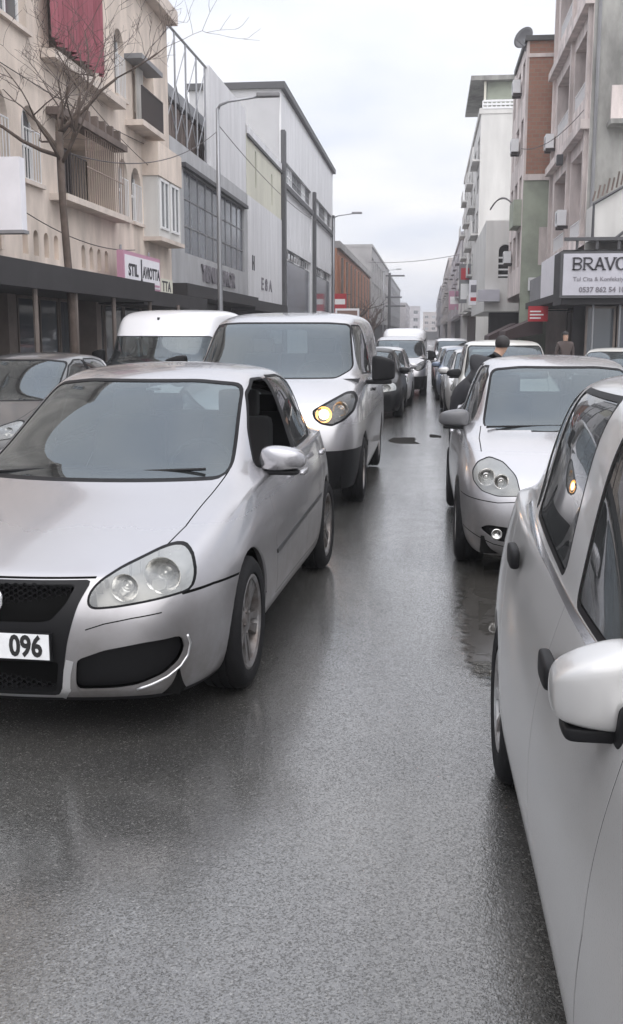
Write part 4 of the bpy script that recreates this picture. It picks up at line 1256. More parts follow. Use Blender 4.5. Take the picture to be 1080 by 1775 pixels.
def blob(name, cx, cy, pts, z, mat, kind='structure'):
    n = len(pts); v = [(cx + x * k, cy + y * k, z) for k in (1.0, 0.72) for x, y in pts]
    o = mesh_obj(name, v, [(i, (i + 1) % n, n + (i + 1) % n, n + i) for i in range(n)] + [tuple(range(n, 2 * n))], mat)
    at = o.data.attributes.new('film', 'FLOAT', 'POINT'); at.data.foreach_set('value', [0.0] * n + [1.0] * n)
    tag(o, kind=kind); return o
def wob(n, rx, ry, amp, seed):
    rnd = random.Random(seed); ph = [rnd.random() * 6 for _ in range(4)]
    r = []
    for k in range(n):
        a = 2 * math.pi * k / n
        w = 1 + amp * (math.sin(2 * a + ph[0]) * 0.5 + math.sin(3 * a + ph[1]) * 0.35 + math.sin(7 * a + ph[2]) * 0.2 + math.sin(13 * a + ph[3]) * 0.1)
        r.append((rx * w * math.copysign(abs(math.cos(a)) ** 0.5, math.cos(a)), ry * w * math.copysign(abs(math.sin(a)) ** 0.5, math.sin(a))))
    return r
rnd = random.Random(4)
pud = []
for x, y in wob(160, 0.665, 1.5, 0.03, 3):
    pud.append((x * 1.08, (y + 0.34 * x) * 1.08 + 0.05 * math.sin(x * 11)))
blob('puddle', 0.88, 6.3, pud, 0.004, 'soft_water')
blob('pothole_patch', -0.38, 17.0, wob(40, 0.26, 0.55, 0.35, 5), z_at(17) + 0.004, 'soft_patch')
blob('pothole_patch', 0.12, 17.9, wob(40, 0.10, 0.30, 0.3, 9), z_at(17.9) + 0.004, 'soft_patch')

# ------------------------------------------------------------------ buildings
principled('plaster_beige', (0.70, 0.605, 0.53), 0.85, var=0.34, var_scale=1.3, bump=0.15, bump_scale=25, stretch=(1, 1, 0.35))
principled('plaster_trim', (0.64, 0.56, 0.50), 0.8, var=0.25, var_scale=1.5)
principled('plaster_pink', (0.66, 0.585, 0.56), 0.85, var=0.42, var_scale=1.4, bump=0.15, bump_scale=25, stretch=(1, 1, 0.3))
principled('concrete_green', (0.36, 0.355, 0.335), 0.85, var=0.55, var_scale=1.0, bump=0.2, bump_scale=20, stretch=(1, 1, 0.35))
principled('plaster_green', (0.34, 0.37, 0.30), 0.85, var=0.3, var_scale=0.8)
principled('plaster_white', (0.62, 0.61, 0.59), 0.8, var=0.22, var_scale=0.9, stretch=(1, 1, 0.2))
principled('cladding_white', (0.67, 0.67, 0.69), 0.5, var=0.20, var_scale=1.4, stretch=(1, 1, 0.15))
principled('cladding_grey', (0.40, 0.405, 0.42), 0.45, var=0.28, var_scale=1.3, stretch=(1, 1, 0.3))
principled('cladding_cream', (0.60, 0.59, 0.50), 0.7, var=0.15, var_scale=0.7, stretch=(1, 1, 0.3))
principled('gable_grey', (0.43, 0.43, 0.45), 0.8, var=0.15, var_scale=0.4)
principled('old_wood', (0.16, 0.125, 0.11), 0.9, var=0.5, var_scale=2.0, stretch=(1, 1, 0.4))
principled('dark_trim', (0.06, 0.06, 0.065), 0.6)
principled('mid_grey', (0.22, 0.22, 0.23), 0.6, var=0.2, var_scale=1.0)
principled('brown_panel', (0.40, 0.185, 0.11), 0.7, var=0.35, var_scale=0.8, stretch=(1, 1, 0.15))
principled('stone_grey', (0.32, 0.31, 0.31), 0.85, var=0.3, var_scale=0.4)
principled('far_lilac', (0.44, 0.42, 0.44), 0.85, var=0.25, var_scale=0.3)
principled('far_rose', (0.47, 0.43, 0.42), 0.85, var=0.25, var_scale=0.3)
principled('roof_dark', (0.10, 0.10, 0.10), 0.8, var=0.3, var_scale=0.6)
principled('canopy_dark', (0.022, 0.020, 0.022), 0.7, var=0.3, var_scale=1.5)
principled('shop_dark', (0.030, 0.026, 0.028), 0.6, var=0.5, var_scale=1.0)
principled('shop_post', (0.16, 0.13, 0.115), 0.6, var=0.3, var_scale=2)
principled('upvc', (0.70, 0.70, 0.71), 0.45)
principled('brown_frame', (0.19, 0.12, 0.095), 0.6)
principled('iron', (0.07, 0.06, 0.06), 0.6, 0.3)
principled('bar_paint', (0.30, 0.235, 0.20), 0.7)
principled('galvanised', (0.26, 0.265, 0.28), 0.4, 0.6)
principled('red_cloth', (0.31, 0.10, 0.125), 0.9, var=0.3, var_scale=3.0, stretch=(6, 6, 0.5))
principled('sign_white', (0.74, 0.73, 0.77), 0.5, var=0.08, var_scale=2)
principled('sign_lilac', (0.45, 0.445, 0.49), 0.5, var=0.12, var_scale=1.5)
principled('sign_pink', (0.46, 0.24, 0.33), 0.5)
principled('sign_red', (0.42, 0.02, 0.03), 0.5)
principled('letter_dark', (0.03, 0.028, 0.035), 0.6)
principled('letter_grey', (0.16, 0.15, 0.17), 0.6)
principled('letter_white', (0.8, 0.8, 0.8), 0.5)
principled('curtain', (0.52, 0.50, 0.47), 0.9, var=0.3, var_scale=3, stretch=(8, 8, 0.4))
principled('pane', (0.075, 0.085, 0.095), 0.06, spec=0.8)
principled('pane_pale', (0.30, 0.32, 0.34), 0.12, spec=0.7)  # paler panes, tone varied between windows as with curtains
principled('pane_big', (0.15, 0.17, 0.20), 0.12, spec=0.7, var=0.3, var_scale=0.8)
principled('bark', (0.10, 0.075, 0.062), 0.9, var=0.4, var_scale=6, bump=0.5, bump_scale=40)
principled('twig', (0.085, 0.066, 0.060), 0.9)
principled('dish', (0.10, 0.10, 0.105), 0.6)
principled('awning_brown', (0.055, 0.035, 0.035), 0.9)
def brick_mat(name):
    m = bpy.data.materials.new(name); m.use_nodes = True
    t = m.node_tree; b = t.nodes['Principled BSDF']; b.inputs['Roughness'].default_value = 0.9
    co = t.nodes.new('ShaderNodeTexCoord'); mp = t.nodes.new('ShaderNodeMapping'); mp.inputs['Rotation'].default_value = (R(90), 0, 0)
    br = t.nodes.new('ShaderNodeTexBrick'); br.inputs['Scale'].default_value = 1.0
    br.inputs['Color1'].default_value = (0.27, 0.135, 0.095, 1); br.inputs['Color2'].default_value = (0.31, 0.165, 0.115, 1); br.inputs['Mortar'].default_value = (0.25, 0.185, 0.15, 1)
    br.inputs['Brick Width'].default_value = 0.30; br.inputs['Row Height'].default_value = 0.165; br.inputs['Mortar Size'].default_value = 0.015
    t.links.new(co.outputs['Object'], mp.inputs[0]); t.links.new(mp.outputs[0], br.inputs['Vector']); t.links.new(br.outputs['Color'], b.inputs['Base Color'])
    bp = t.nodes.new('ShaderNodeBump'); bp.inputs['Strength'].default_value = 0.5; bp.inputs['Distance'].default_value = 0.02; bp.invert = True
    t.links.new(br.outputs['Fac'], bp.inputs['Height']); t.links.new(bp.outputs[0], b.inputs['Normal'])
    MATS[name] = m
brick_mat('hollow_brick')

def left_frame(y0, x=-8.5): return lambda a, b, c: Vector((x + c, y0 + a, b + z_at(y0 + 6) * 0))
def right_frame(y0, x): return lambda a, b, c: Vector((x - c, y0 + a, b))
def gable_frame(x0, y): return lambda a, b, c: Vector((x0 + a, y - c, b))

def panel(mb, fr, a0, a1, b0, b1, ops, dep=0.22):
    """wall sheet with rectangular openings and their reveals"""
    A = sorted({a0, a1, *[v for o in ops for v in o[:2]]}); B = sorted({b0, b1, *[v for o in ops for v in o[2:4]]})
    for i in range(len(A) - 1):
        for j in range(len(B) - 1):
            ca, cb = (A[i] + A[i + 1]) / 2, (B[j] + B[j + 1]) / 2
            if any(o[0] < ca < o[1] and o[2] < cb < o[3] for o in ops): continue
            mb.quad(fr(A[i], B[j], 0), fr(A[i + 1], B[j], 0), fr(A[i + 1], B[j + 1], 0), fr(A[i], B[j + 1], 0))
    for o in ops:
        x0, x1, y0, y1 = o[:4]; d = -(o[4] if len(o) > 4 and isinstance(o[4], float) else dep)
        mb.quad(fr(x0, y0, 0), fr(x1, y0, 0), fr(x1, y0, d), fr(x0, y0, d)); mb.quad(fr(x0, y1, 0), fr(x0, y1, d), fr(x1, y1, d), fr(x1, y1, 0))
        mb.quad(fr(x0, y0, 0), fr(x0, y0, d), fr(x0, y1, d), fr(x0, y1, 0)); mb.quad(fr(x1, y0, 0), fr(x1, y1, 0), fr(x1, y1, d), fr(x1, y0, d))
def fbox(mb, fr, a0, a1, b0, b1, c0, c1):
    vs = [fr(a, b, c) for c in (c0, c1) for b in (b0, b1) for a in (a0, a1)]
    mb.add(vs, [(0, 1, 3, 2), (4, 6, 7, 5), (0, 4, 5, 1), (2, 3, 7, 6), (0, 2, 6, 4), (1, 5, 7, 3)])
def arch_fill(mb, fr, o, dep=0.22):
    x0, x1, y0, y1 = o[:4]; r = (x1 - x0) / 2; cx = (x0 + x1) / 2; n = 8
    for s in (-1, 1):
        arc = [(cx + s * r * math.cos(k * math.pi / 2 / n), y1 - r + r * math.sin(k * math.pi / 2 / n)) for k in range(n + 1)]
        for (p, q) in zip(arc[:-1], arc[1:]):
            cor = (cx + s * r, y1)
            mb.add([fr(*cor, 0.0), fr(*p, 0.0), fr(*q, 0.0)], [(0, 1, 2)])
            mb.quad(fr(*p, 0.0), fr(*q, 0.0), fr(*q, -dep), fr(*p, -dep))
def window(fr, o, parent, dep=0.16, bars_v=1, bars_h=0, mat='upvc', pane='pane', arch=False, w=0.07, sill=None):
    x0, x1, y0, y1 = o[:4]; m = MB()
    fbox(m, fr, x0, x1, y0, y0 + w, -dep - 0.05, -dep); fbox(m, fr, x0, x1, y1 - w, y1, -dep - 0.05, -dep)
    fbox(m, fr, x0, x0 + w, y0 + w, y1 - w, -dep - 0.05, -dep); fbox(m, fr, x1 - w, x1, y0 + w, y1 - w, -dep - 0.05, -dep)
    for k in range(bars_v):
        xc = x0 + (x1 - x0) * (k + 1) / (bars_v + 1); fbox(m, fr, xc - w / 2, xc + w / 2, y0 + w, y1 - w, -dep - 0.048, -dep + 0.004)
    for k in range(bars_h):
        yc = y0 + (y1 - y0) * (k + 1) / (bars_h + 1); fbox(m, fr, x0 + w, x1 - w, yc - w / 2, yc + w / 2, -dep - 0.046, -dep + 0.002)
    wo = m.build('window', mat, parent)
    m = MB(); m.quad(fr(x0, y0, -dep - 0.035), fr(x1, y0, -dep - 0.035), fr(x1, y1, -dep - 0.035), fr(x0, y1, -dep - 0.035)); m.build('pane', pane, wo)
    if sill:
        m = MB(); fbox(m, fr, x0 - 0.08, x1 + 0.08, y0 - 0.09, y0 - 0.003, -0.05, 0.10); m.build('sill', sill, wo)
    return wo
def shell_box(mb, fr, L, H, D, zb=-1.2, lid=True):
    """rest of the block behind a facade: sides, back and roof"""
    mb.quad(fr(0, zb, 0), fr(0, H, 0), fr(0, H, -D), fr(0, zb, -D)); mb.quad(fr(L, zb, 0), fr(L, zb, -D), fr(L, H, -D), fr(L, H, 0))
    mb.quad(fr(0, zb, -D), fr(0, H, -D), fr(L, H, -D), fr(L, zb, -D))
    if lid: mb.quad(fr(0, H, 0), fr(L, H, 0), fr(L, H, -D), fr(0, H, -D))

def bars(fr, a0, a1, b0, b1, c, step, rad, mat, name, parent, rails=2):
    m = MB(); n = max(1, int((a1 - a0) / step))
    for k in range(n + 1):
        a = a0 + (a1 - a0) * k / n; fbox(m, fr, a - rad, a + rad, b0, b1, c - rad, c + rad)
    for k in range(rails):
        b = b0 + (b1 - b0) * k / max(1, rails - 1); fbox(m, fr, a0, a1, b - rad * 1.3, b + rad * 1.3, c - rad * 1.4, c + rad * 1.4)
    return m.build(name, mat, parent)

# ---- beige corner block with arched windows (left)
fr = left_frame(14.0)
B1 = empty('beige_apartment_building', (-8.5, 14, 0)); tag(B1, 'beige apartment block with arched windows and a red balcony curtain', 'building', 'buildings along the street')
B1.location = (0, 0, 0)
L1, H1 = 20.4, 11.7
arcs1 = [(3.1, 4.0, 4.85, 6.30), (4.3, 5.2, 4.85, 6.30), (6.0, 7.05, 4.85, 6.45), (7.75, 8.75, 4.85, 6.40), (14.65, 15.5, 4.82, 6.40), (15.85, 16.85, 4.82, 6.35)]
arcs2 = [(14.55, 15.5, 8.0, 9.75), (1.5, 2.5, 7.9, 9.5)]
rect2 = [(6.1, 8.3, 7.88, 9.45)]
loggia = [(9.8, 14.3, 4.75, 6.50, 1.2), (9.6, 12.9, 7.75, 9.9, 1.2), (16.4, 18.6, 7.9, 9.4, 0.9)]
shops = [(0.3, 6.6, 0.12, 2.75, 1.6), (7.0, 12.3, 0.12, 2.75, 1.6), (12.7, 20.2, 0.12, 2.75, 1.6)]
niches = [(7.55 + 0.62 * k, 7.85 + 0.62 * k, 3.32, 3.86, 0.15) for k in range(4)] + [(11.3 + 0.62 * k, 11.6 + 0.62 * k, 3.25, 3.80, 0.15) for k in range(4)] + [(3.0 + 0.62 * k, 3.3 + 0.62 * k, 3.32, 3.86, 0.15) for k in range(5)]
m = MB()
panel(m, fr, 0, L1, 2.76, H1, arcs1 + arcs2 + rect2 + loggia + niches)
for o in arcs1 + arcs2: arch_fill(m, fr, o)
for o in niches: arch_fill(m, fr, o, 0.15)
shell_box(m, fr, L1, H1, 12.0)
for o in niches: m.quad(fr(o[0], o[2], -0.149), fr(o[1], o[2], -0.149), fr(o[1], o[3], -0.149), fr(o[0], o[3], -0.149))
m.build('wall', 'plaster_beige', B1)
for i, o in enumerate(arcs1 + arcs2): wa = window(fr, o, B1, bars_v=1, bars_h=1, sill='plaster_trim', pane='pane_pale' if i in (0, 2, 4) else 'pane'); bars(fr, o[0] + 0.05, o[1] - 0.05, o[2] + 0.02, o[2] + 1.05, 0.03, 0.14, 0.009, 'upvc', 'grille', wa, 2)
for o in rect2: window(fr, o, B1, bars_v=2, bars_h=1, sill='plaster_trim')
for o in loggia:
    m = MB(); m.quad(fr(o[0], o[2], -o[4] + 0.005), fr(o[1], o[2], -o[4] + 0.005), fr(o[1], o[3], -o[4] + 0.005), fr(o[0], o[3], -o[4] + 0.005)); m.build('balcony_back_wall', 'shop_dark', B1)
for a, b in ((9.25, 14.25),):
    m = MB(); fbox(m, fr, a, b, 4.60, 4.745, -0.05, 0.42); m.build('balcony_slab', 'plaster_trim', B1)
bars(fr, 11.0, 14.1, 4.75, 6.42, 0.30, 0.17, 0.010, 'bar_paint', 'balcony_bars', B1, 3)
bars(fr, 9.3, 11.0, 4.75, 5.7, 0.30, 0.17, 0.010, 'iron', 'balcony_railing', B1, 2)
m = MB(); fbox(m, fr, 10.2, 10.95, 4.8, 6.0, -0.4, -0.3); m.build('balcony_curtain', 'curtain', B1)
m = MB(); fbox(m, fr, 9.2, 14.2, 6.42, 6.58, 0.02, 0.40); m.build('balcony_head', 'old_wood', B1)
for k in range(5): 
    m = MB(); fbox(m, fr, 11.2 + k * 0.62, 11.32 + k * 0.62, 6.58, 6.88, 0.1, 0.34); m.build('finial', 'old_wood', B1)
# red curtain with folds on the upper balcony
m = MB(); N = 60
for k in range(N):
    a0_, a1_ = 9.0 + 3.6 * k / N, 9.0 + 3.6 * (k + 1) / N
    c0_, c1_ = 0.28 + 0.09 * math.sin(k * 0.95) + 0.06 * math.sin(k * 0.37), 0.28 + 0.09 * math.sin((k + 1) * 0.95) + 0.06 * math.sin((k + 1) * 0.37)
    m.quad(fr(a0_, 7.95, c0_), fr(a1_, 7.95, c1_), fr(a1_, 9.95, c1_), fr(a0_, 9.95, c0_))
m.build('balcony_curtain', 'red_cloth', B1, smooth=True)
m = MB(); fbox(m, fr, 9.0, 14.4, 7.55, 7.735, -0.02, 0.34); m.build('balcony_slab', 'plaster_trim', B1)
m = MB(); fbox(m, fr, 8.9, 12.8, 9.96, 10.12, -0.02, 0.40); m.build('balcony_slab', 'plaster_trim', B1)
m = MB(); fbox(m, fr, 15.4, 17.9, 7.35, 7.50, -0.02, 0.52); m.build('balcony_slab', 'plaster_trim', B1)
bars(fr, 15.5, 17.8, 7.5, 8.4, 0.47, 0.12, 0.014, 'iron', 'balcony_railing', B1, 2)
m = MB(); fbox(m, fr, 15.5, 17.8, 9.12, 9.25, 0.0, 0.5); m.build('balcony_head', 'mid_grey', B1)
m = MB(); fbox(m, fr, 16.2, 16.9, 7.6, 9.1, 0.1, 0.14); m.build('balcony_curtain', 'curtain', B1)
# projecting corner bay
m = MB(); fbox(m, fr, 17.0, 20.0, 4.38, 4.5, 0.0, 0.55); m.build('bay_slab', 'plaster_trim', B1)
m = MB(); fbox(m, fr, 17.05, 19.95, 6.25, 7.2, 0.0, 0.5); m.build('bay_head', 'plaster_beige', B1)
m = MB(); fbox(m, fr, 17.1, 19.9, 4.5, 6.25, 0.0, 0.45); m.build('bay_wall', 'plaster_white', B1)
fr_b = left_frame(14.0, -8.03)
for a in (17.3, 18.6): window(fr_b, (a, a + 1.0, 4.75, 6.2), B1, dep=-0.02)
m = MB(); fbox(m, fr, -0.1, 20.5, 11.3, 11.72, 0.0, 0.35); m.build('cornice', 'plaster_trim', B1)
m = MB(); fbox(m, fr, -0.2, 12.5, 2.46, 2.92, 0.0, 1.5); m.build('shop_canopy', 'canopy_dark', B1)
m = MB(); fbox(m, fr, 12.5, 20.3, 2.4, 2.78, 0.0, 1.2); m.build('shop_canopy', 'canopy_dark', B1)
for o in shops:
    m = MB(); m.quad(fr(o[0], 0.1, -1.59), fr(o[1], 0.1, -1.59), fr(o[1], 2.75, -1.59), fr(o[0], 2.75, -1.59)); m.build('shop_interior', 'shop_dark', B1)
    n = 4
    for k in range(n):
        w_ = (o[1] - o[0]) / n
        wd = window(fr, (o[0] + k * w_ + 0.03, o[0] + (k + 1) * w_ - 0.03, 0.3, 2.5), B1, dep=0.5, bars_v=0, mat='shop_post', pane='pane')
        wd.name = 'shop_window'
for a in (2.0, 4.6, 6.8, 9.4, 12.5, 15.6):
    m = MB(); m.tube([fr(a, 0.1, 1.35), fr(a, 2.46, 1.35)], 0.05, 8); m.build('canopy_post', 'shop_post', B1)
for a0_, a1_ in ((0.0, 0.3), (6.6, 7.0), (12.3, 12.7), (20.2, 20.4)):
    m = MB(); fbox(m, fr, a0_, a1_, -1.2, 2.76, -1.6, 0.0); m.build('pier', 'shop_post', B1)
# downpipe and cables on the wall
m = MB(); m.tube([fr(6.35, 3.3, 0.06), fr(6.4, 11.2, 0.06)], 0.05, 6); m.build('downpipe', 'plaster_trim', B1)

# ---- grey showroom with steel frame on its roof
fr = left_frame(34.42)
B2 = empty('grey_showroom'); tag(B2, 'grey clad showroom with large gridded window and white panel above', 'building', 'buildings along the street')
m = MB(); panel(m, fr, 0, 14.6, 3.32, 8.0, [(1.9, 13.8, 4.42, 7.25)], 0.12); shell_box(m, fr, 14.6, 8.0, 10, 3.0); m.build('wall', 'cladding_grey', B2)
m = MB(); m.quad(fr(0, -1.2, -0.8), fr(14.6, -1.2, -0.8), fr(14.6, 3.4, -0.8), fr(0, 3.4, -0.8)); m.quad(fr(0, 3.321, 0), fr(14.6, 3.321, 0), fr(14.6, 3.321, -0.8), fr(0, 3.321, -0.8)); m.build('shop_front', 'shop_dark', B2)
m = MB(); fbox(m, fr, 0.0, 14.6, 2.9, 3.31, -0.78, 0.5); m.build('shop_canopy', 'canopy_dark', B2)
for i in range(9):
    for j in range(3):
        a0_, b0_ = 1.94 + i * 11.82 / 9, 4.45 + j * 2.78 / 3
        m = MB(); m.quad(fr(a0_ + 0.02, b0_ + 0.02, -0.10), fr(a0_ + 1.29, b0_ + 0.02, -0.10), fr(a0_ + 1.29, b0_ + 0.90, -0.10), fr(a0_ + 0.02, b0_ + 0.90, -0.10)); m.build('pane', 'pane_big', B2)
m = MB()
for i in range(10): fbox(m, fr, 1.92 + i * 11.82 / 9 - 0.02, 1.92 + i * 11.82 / 9 + 0.02, 4.43, 7.24, -0.118, -0.07)
for j in range(4): fbox(m, fr, 1.91, 13.79, 4.44 + j * 2.78 / 3 - 0.018, 4.44 + j * 2.78 / 3 + 0.018, -0.116, -0.072)
m.build('window_grid', 'mid_grey', B2)
m = MB(); fbox(m, fr, 1.6, 14.1, 7.26, 7.40, -0.02, 0.16); m.build('window_head', 'dark_trim', B2)
RL = Matrix(((0, 0, 1, 0), (1, 0, 0, 0), (0, 1, 0, 0), (0, 0, 0, 1)))      # text plane for the left facades
text_obj('letters', 'YENI DEKOR', 0.86, Matrix.Translation((-8.46, 42.2, 3.86)) @ RL, 'letter_grey', B2, bold=0.012, ext=0.03, sx=1.35)
m = MB(); fbox(m, fr, 6.6, 14.6, 8.02, 11.7, -0.25, -0.02); m.build('white_panel', 'cladding_white', B2)
m = MB()
for a in (0.1, 1.6, 3.2, 4.9, 6.4): m.tube([fr(a, 8.0, -0.15), fr(a, 11.55, -0.15)], 0.035, 6)
m.tube([fr(0.0, 11.55, -0.15), fr(6.6, 11.62, -0.15)], 0.05, 6)
for k in range(4):
    a = 0.1 + k * 1.6; m.tube([fr(a, 8.3, -0.15), fr(a + 1.6, 9.9, -0.15)], 0.02, 5); m.tube([fr(a, 9.9, -0.15), fr(a + 1.6, 11.5, -0.15)], 0.02, 5); m.tube([fr(a + 1.6, 8.3, -0.15), fr(a, 9.9, -0.15)], 0.02, 5)
m.build('steel_frame', 'galvanised', B2)
OW = empty('old_roof_hut'); tag(OW, 'dark weathered wooden structure behind the steel frame on the showroom roof', 'hut')
fh = left_frame(35.5, -9.2)
for k in range(30):
    m = MB(); fbox(m, fh, 0.02 + k * 0.3, 0.30 + k * 0.3, 8.01, 9.55 + 0.10 * math.sin(k * 2.1), -0.05, 0.02 * (k % 3)); m.build('plank', 'old_wood', OW)
m = MB(); fbox(m, fh, 0, 9.0, 8.01, 9.7, -3.0, -0.06); m.build('hut_body', 'old_wood', OW)
m = MB(); fbox(m, fh, -0.1, 9.1, 9.75, 10.15, -3.1, 0.10); m.build('hut_roof', 'galvanised', OW)

# ---- narrow cream and white building
fr = left_frame(49.05)
B3 = empty('cream_building'); tag(B3, 'narrow building, cream upper storey with slit windows over white cladding', 'building', 'buildings along the street')
slits = [(2.3, 2.75, 8.6, 10.3), (7.6, 7.95, 8.4, 10.0)]
m = MB(); panel(m, fr, 0, 11.3, 8.0, 10.7, slits); shell_box(m, fr, 11.3, 11.05, 10, 3.2); m.build('upper_wall', 'cladding_cream', B3)
for o in slits: window(fr, o, B3, bars_v=0, mat='dark_trim', pane='pane', w=0.05)
m = MB(); fbox(m, fr, 0, 11.3, 10.7, 11.06, -0.3, 0.06); m.build('parapet', 'cladding_white', B3)
m = MB(); fbox(m, fr, 0.0, 11.3, 10.55, 10.68, 0.0, 0.10); m.build('parapet_trim', 'dark_trim', B3)
m = MB(); fbox(m, fr, 0, 11.3, 3.25, 7.98, -0.5, 0.03); m.build('lower_cladding', 'cladding_white', B3)
m = MB(); fbox(m, fr, 0, 11.3, -1.2, 3.2, -1.2, -0.7); m.build('shop_front', 'shop_dark', B3)
m = MB(); fbox(m, fr, 0, 11.3, 2.75, 3.22, -0.7, 0.35); m.build('shop_canopy', 'canopy_dark', B3)
text_obj('letters', 'H', 0.95, Matrix.Translation((-8.46, 50.4, 4.95)) @ RL, 'letter_dark', B3, bold=0.02, ext=0.02)
text_obj('letters', 'E 8 A', 0.85, Matrix.Translation((-8.46, 54.5, 4.1)) @ RL, 'letter_grey', B3, bold=0.01, ext=0.02, sx=1.9)

# ---- large white hall with dark roof edge
fr = left_frame(60.4)
B4 = empty('white_commercial_hall'); tag(B4, 'tall white commercial hall with dark roof edge and dark pillars', 'building', 'buildings along the street')
bays = [(1.2, 15.2), (17.4, 30.6)]
ops = []
for a0_, a1_ in bays: ops += [(a0_, a1_, 10.4, 11.5, 0.2), (a0_, a1_, 7.3, 9.9, 0.2), (a0_, a1_, 2.9, 6.6, 0.2)]
m = MB(); panel(m, fr, 0, 31.6, -1.5, 15.1, ops); shell_box(m, fr, 31.6, 15.1, 5.2, -1.5); m.build('wall', 'cladding_white', B4)
m = MB(); m.add([fr(-0.01, 15.1, 0), fr(-0.01, 13.6, -0.1), fr(-0.01, 3.0, -0.1), fr(-0.01, 3.0, -5.2), fr(-0.01, 15.1, -5.2)], [(0, 1, 2, 3, 4)]); m.build('gable', 'gable_grey', B4)
for (a0_, a1_) in bays:
    n = 6
    for k in range(n):
        w_ = (a1_ - a0_) / n; x0_ = a0_ + k * w_
        window(fr, (x0_ + 0.05, x0_ + w_ - 0.05, 10.45, 11.45), B4, bars_v=2, bars_h=1, mat='upvc' if k % 3 == 1 else 'mid_grey', pane='pane' if k % 3 != 1 else 'pane_pale')
    m = MB(); fbox(m, fr, a0_, a1_, 7.3, 9.9, -0.19, -0.1); m.build('panel', 'cladding_white', B4)
    m = MB(); fbox(m, fr, a0_ - 0.3, a1_ + 0.3, 9.92, 10.2, 0.0, 0.15); m.build('ledge', 'dark_trim', B4)
    for k in range(5):
        w_ = (a1_ - a0_) / 5; x0_ = a0_ + k * w_
        window(fr, (x0_ + 0.04, x0_ + w_ - 0.04, 6.02, 6.58), B4, bars_v=1, mat='mid_grey' if k % 2 else 'upvc')
        m = MB(); fbox(m, fr, x0_ + 0.03, x0_ + w_ - 0.03, 2.95, 5.95, -0.19, -0.11); m.build('glass_panel', 'pane_big', B4)
for a in (0.25, 16.3, 31.2):
    m = MB(); fbox(m, fr, a - 0.35, a + 0.35, -1.2, 12.9 if a < 1 else 11.6, 0.0, 0.22); m.build('pillar', 'dark_trim', B4)
m = MB(); fbox(m, fr, -0.2, 31.8, 15.1, 15.45, -5.3, 0.25); m.build('roof_edge', 'dark_trim', B4)
m = MB(); fbox(m, fr, 17.4, 31.3, 2.4, 3.3, 0.0, 0.5); m.build('fascia_sign', 'sign_white', B4)
m = MB(); fbox(m, fr, 1.2, 15.2, 2.3, 2.9, 0.0, 0.4); m.build('fascia_sign', 'mid_grey', B4)
m = MB(); fbox(m, fr, 0.5, 31.0, -1.2, 2.3, -1.0, -0.6); m.build('shop_front', 'shop_dark', B4)

# ---- rust coloured and grey blocks further on
fr = left_frame(95.0, -8.4)
B5 = empty('rust_brown_building'); tag(B5, 'rust-brown ribbed building beyond the white hall, red shop sign below', 'building', 'buildings along the street')
m = MB(); panel(m, fr, 0, 52, -1.5, 9.2, []); shell_box(m, fr, 52, 9.2, 8, -1.5); m.build('wall', 'brown_panel', B5)
for k in range(18):
    m = MB(); fbox(m, fr, 1 + k * 2.8, 1.9 + k * 2.8, 3.4, 8.6, 0.0, 0.25); m.build('rib', 'shop_post' if k % 2 else 'brown_panel', B5)
m = MB(); fbox(m, fr, 0, 52, 9.2, 9.8, -8, 0.3); m.build('parapet', 'stone_grey', B5)
m = MB(); fbox(m, fr, 6, 30, 1.6, 3.2, 0.0, 0.4); m.build('shop_sign', 'sign_red', B5)
text_obj('letters', 'aim', 2.3, Matrix.Translation((-7.98, 16 + 95, 2.4)) @ RL, 'letter_white', B5, bold=0.03, ext=0.02, sx=2.2)
def block(name, label, fr, L, H, D, mat, floors, cols, z0=3.4, win='upvc', ww=0.55, hh=0.5, shopmat='shop_dark', balc=False, pane='pane', stagger=0):
    b = empty(name); tag(b, label, 'building', 'buildings along the street')
    fh_ = (H - 0.6 - z0) / floors; cw = L / cols
    ops = [(cw * (i + 0.5 - ww / 2), cw * (i + 0.5 + ww / 2), z0 + fh_ * (j + 0.5 - hh / 2), z0 + fh_ * (j + 0.5 + hh / 2)) for i in range(cols) for j in range(floors)]
    m = MB(); panel(m, fr, 0, L, z0, H, ops); shell_box(m, fr, L, H, D, -1.5)
    m.quad(fr(0, z0 - 0.001, 0), fr(L, z0 - 0.001, 0), fr(L, z0 - 0.001, -0.6), fr(0, z0 - 0.001, -0.6)); m.build('wall', mat, b)
    m = MB(); m.quad(fr(0.02, -1.5, -0.6), fr(L - 0.02, -1.5, -0.6), fr(L - 0.02, z0, -0.6), fr(0.02, z0, -0.6)); m.build('shop_front', shopmat, b)
    for i, o in enumerate(ops): window(fr, o, b, bars_v=1, mat=win, pane=pane if (i * 7) % 5 else 'pane_pale')
    m = MB(); fbox(m, fr, -0.05, L + 0.05, H - 0.02, H + 0.35, -D, 0.12); m.build('parapet', mat, b)
    if balc:
        for j in range(floors):
            for i in range(cols):
                if (i + j * stagger) % 2 == 0:
                    m = MB(); fbox(m, fr, cw * (i + 0.08), cw * (i + 0.92), z0 + fh_ * j + 0.05, z0 + fh_ * j + 0.18, 0.0, 0.5)
                    fbox(m, fr, cw * (i + 0.08), cw * (i + 0.92), z0 + fh_ * j + 0.18, z0 + fh_ * j + 1.0, 0.43, 0.5); m.build('balcony', mat, b)
    return b
block('grey_apartment_building', 'dark grey block with rounded roof corner beyond the rust-brown building', left_frame(148, -8.2), 60, 13.5, 8, 'stone_grey', 3, 10, 3.2)
block('narrow_grey_building', 'narrow dark building at the far end of the left row', left_frame(209, -7.9), 70, 12.5, 8, 'mid_grey', 3, 9, 3.2)
block('pale_distant_building', 'pale distant block closing the left row', left_frame(285, -6.5), 60, 9.5, 8, 'far_lilac', 3, 8, 3.0)
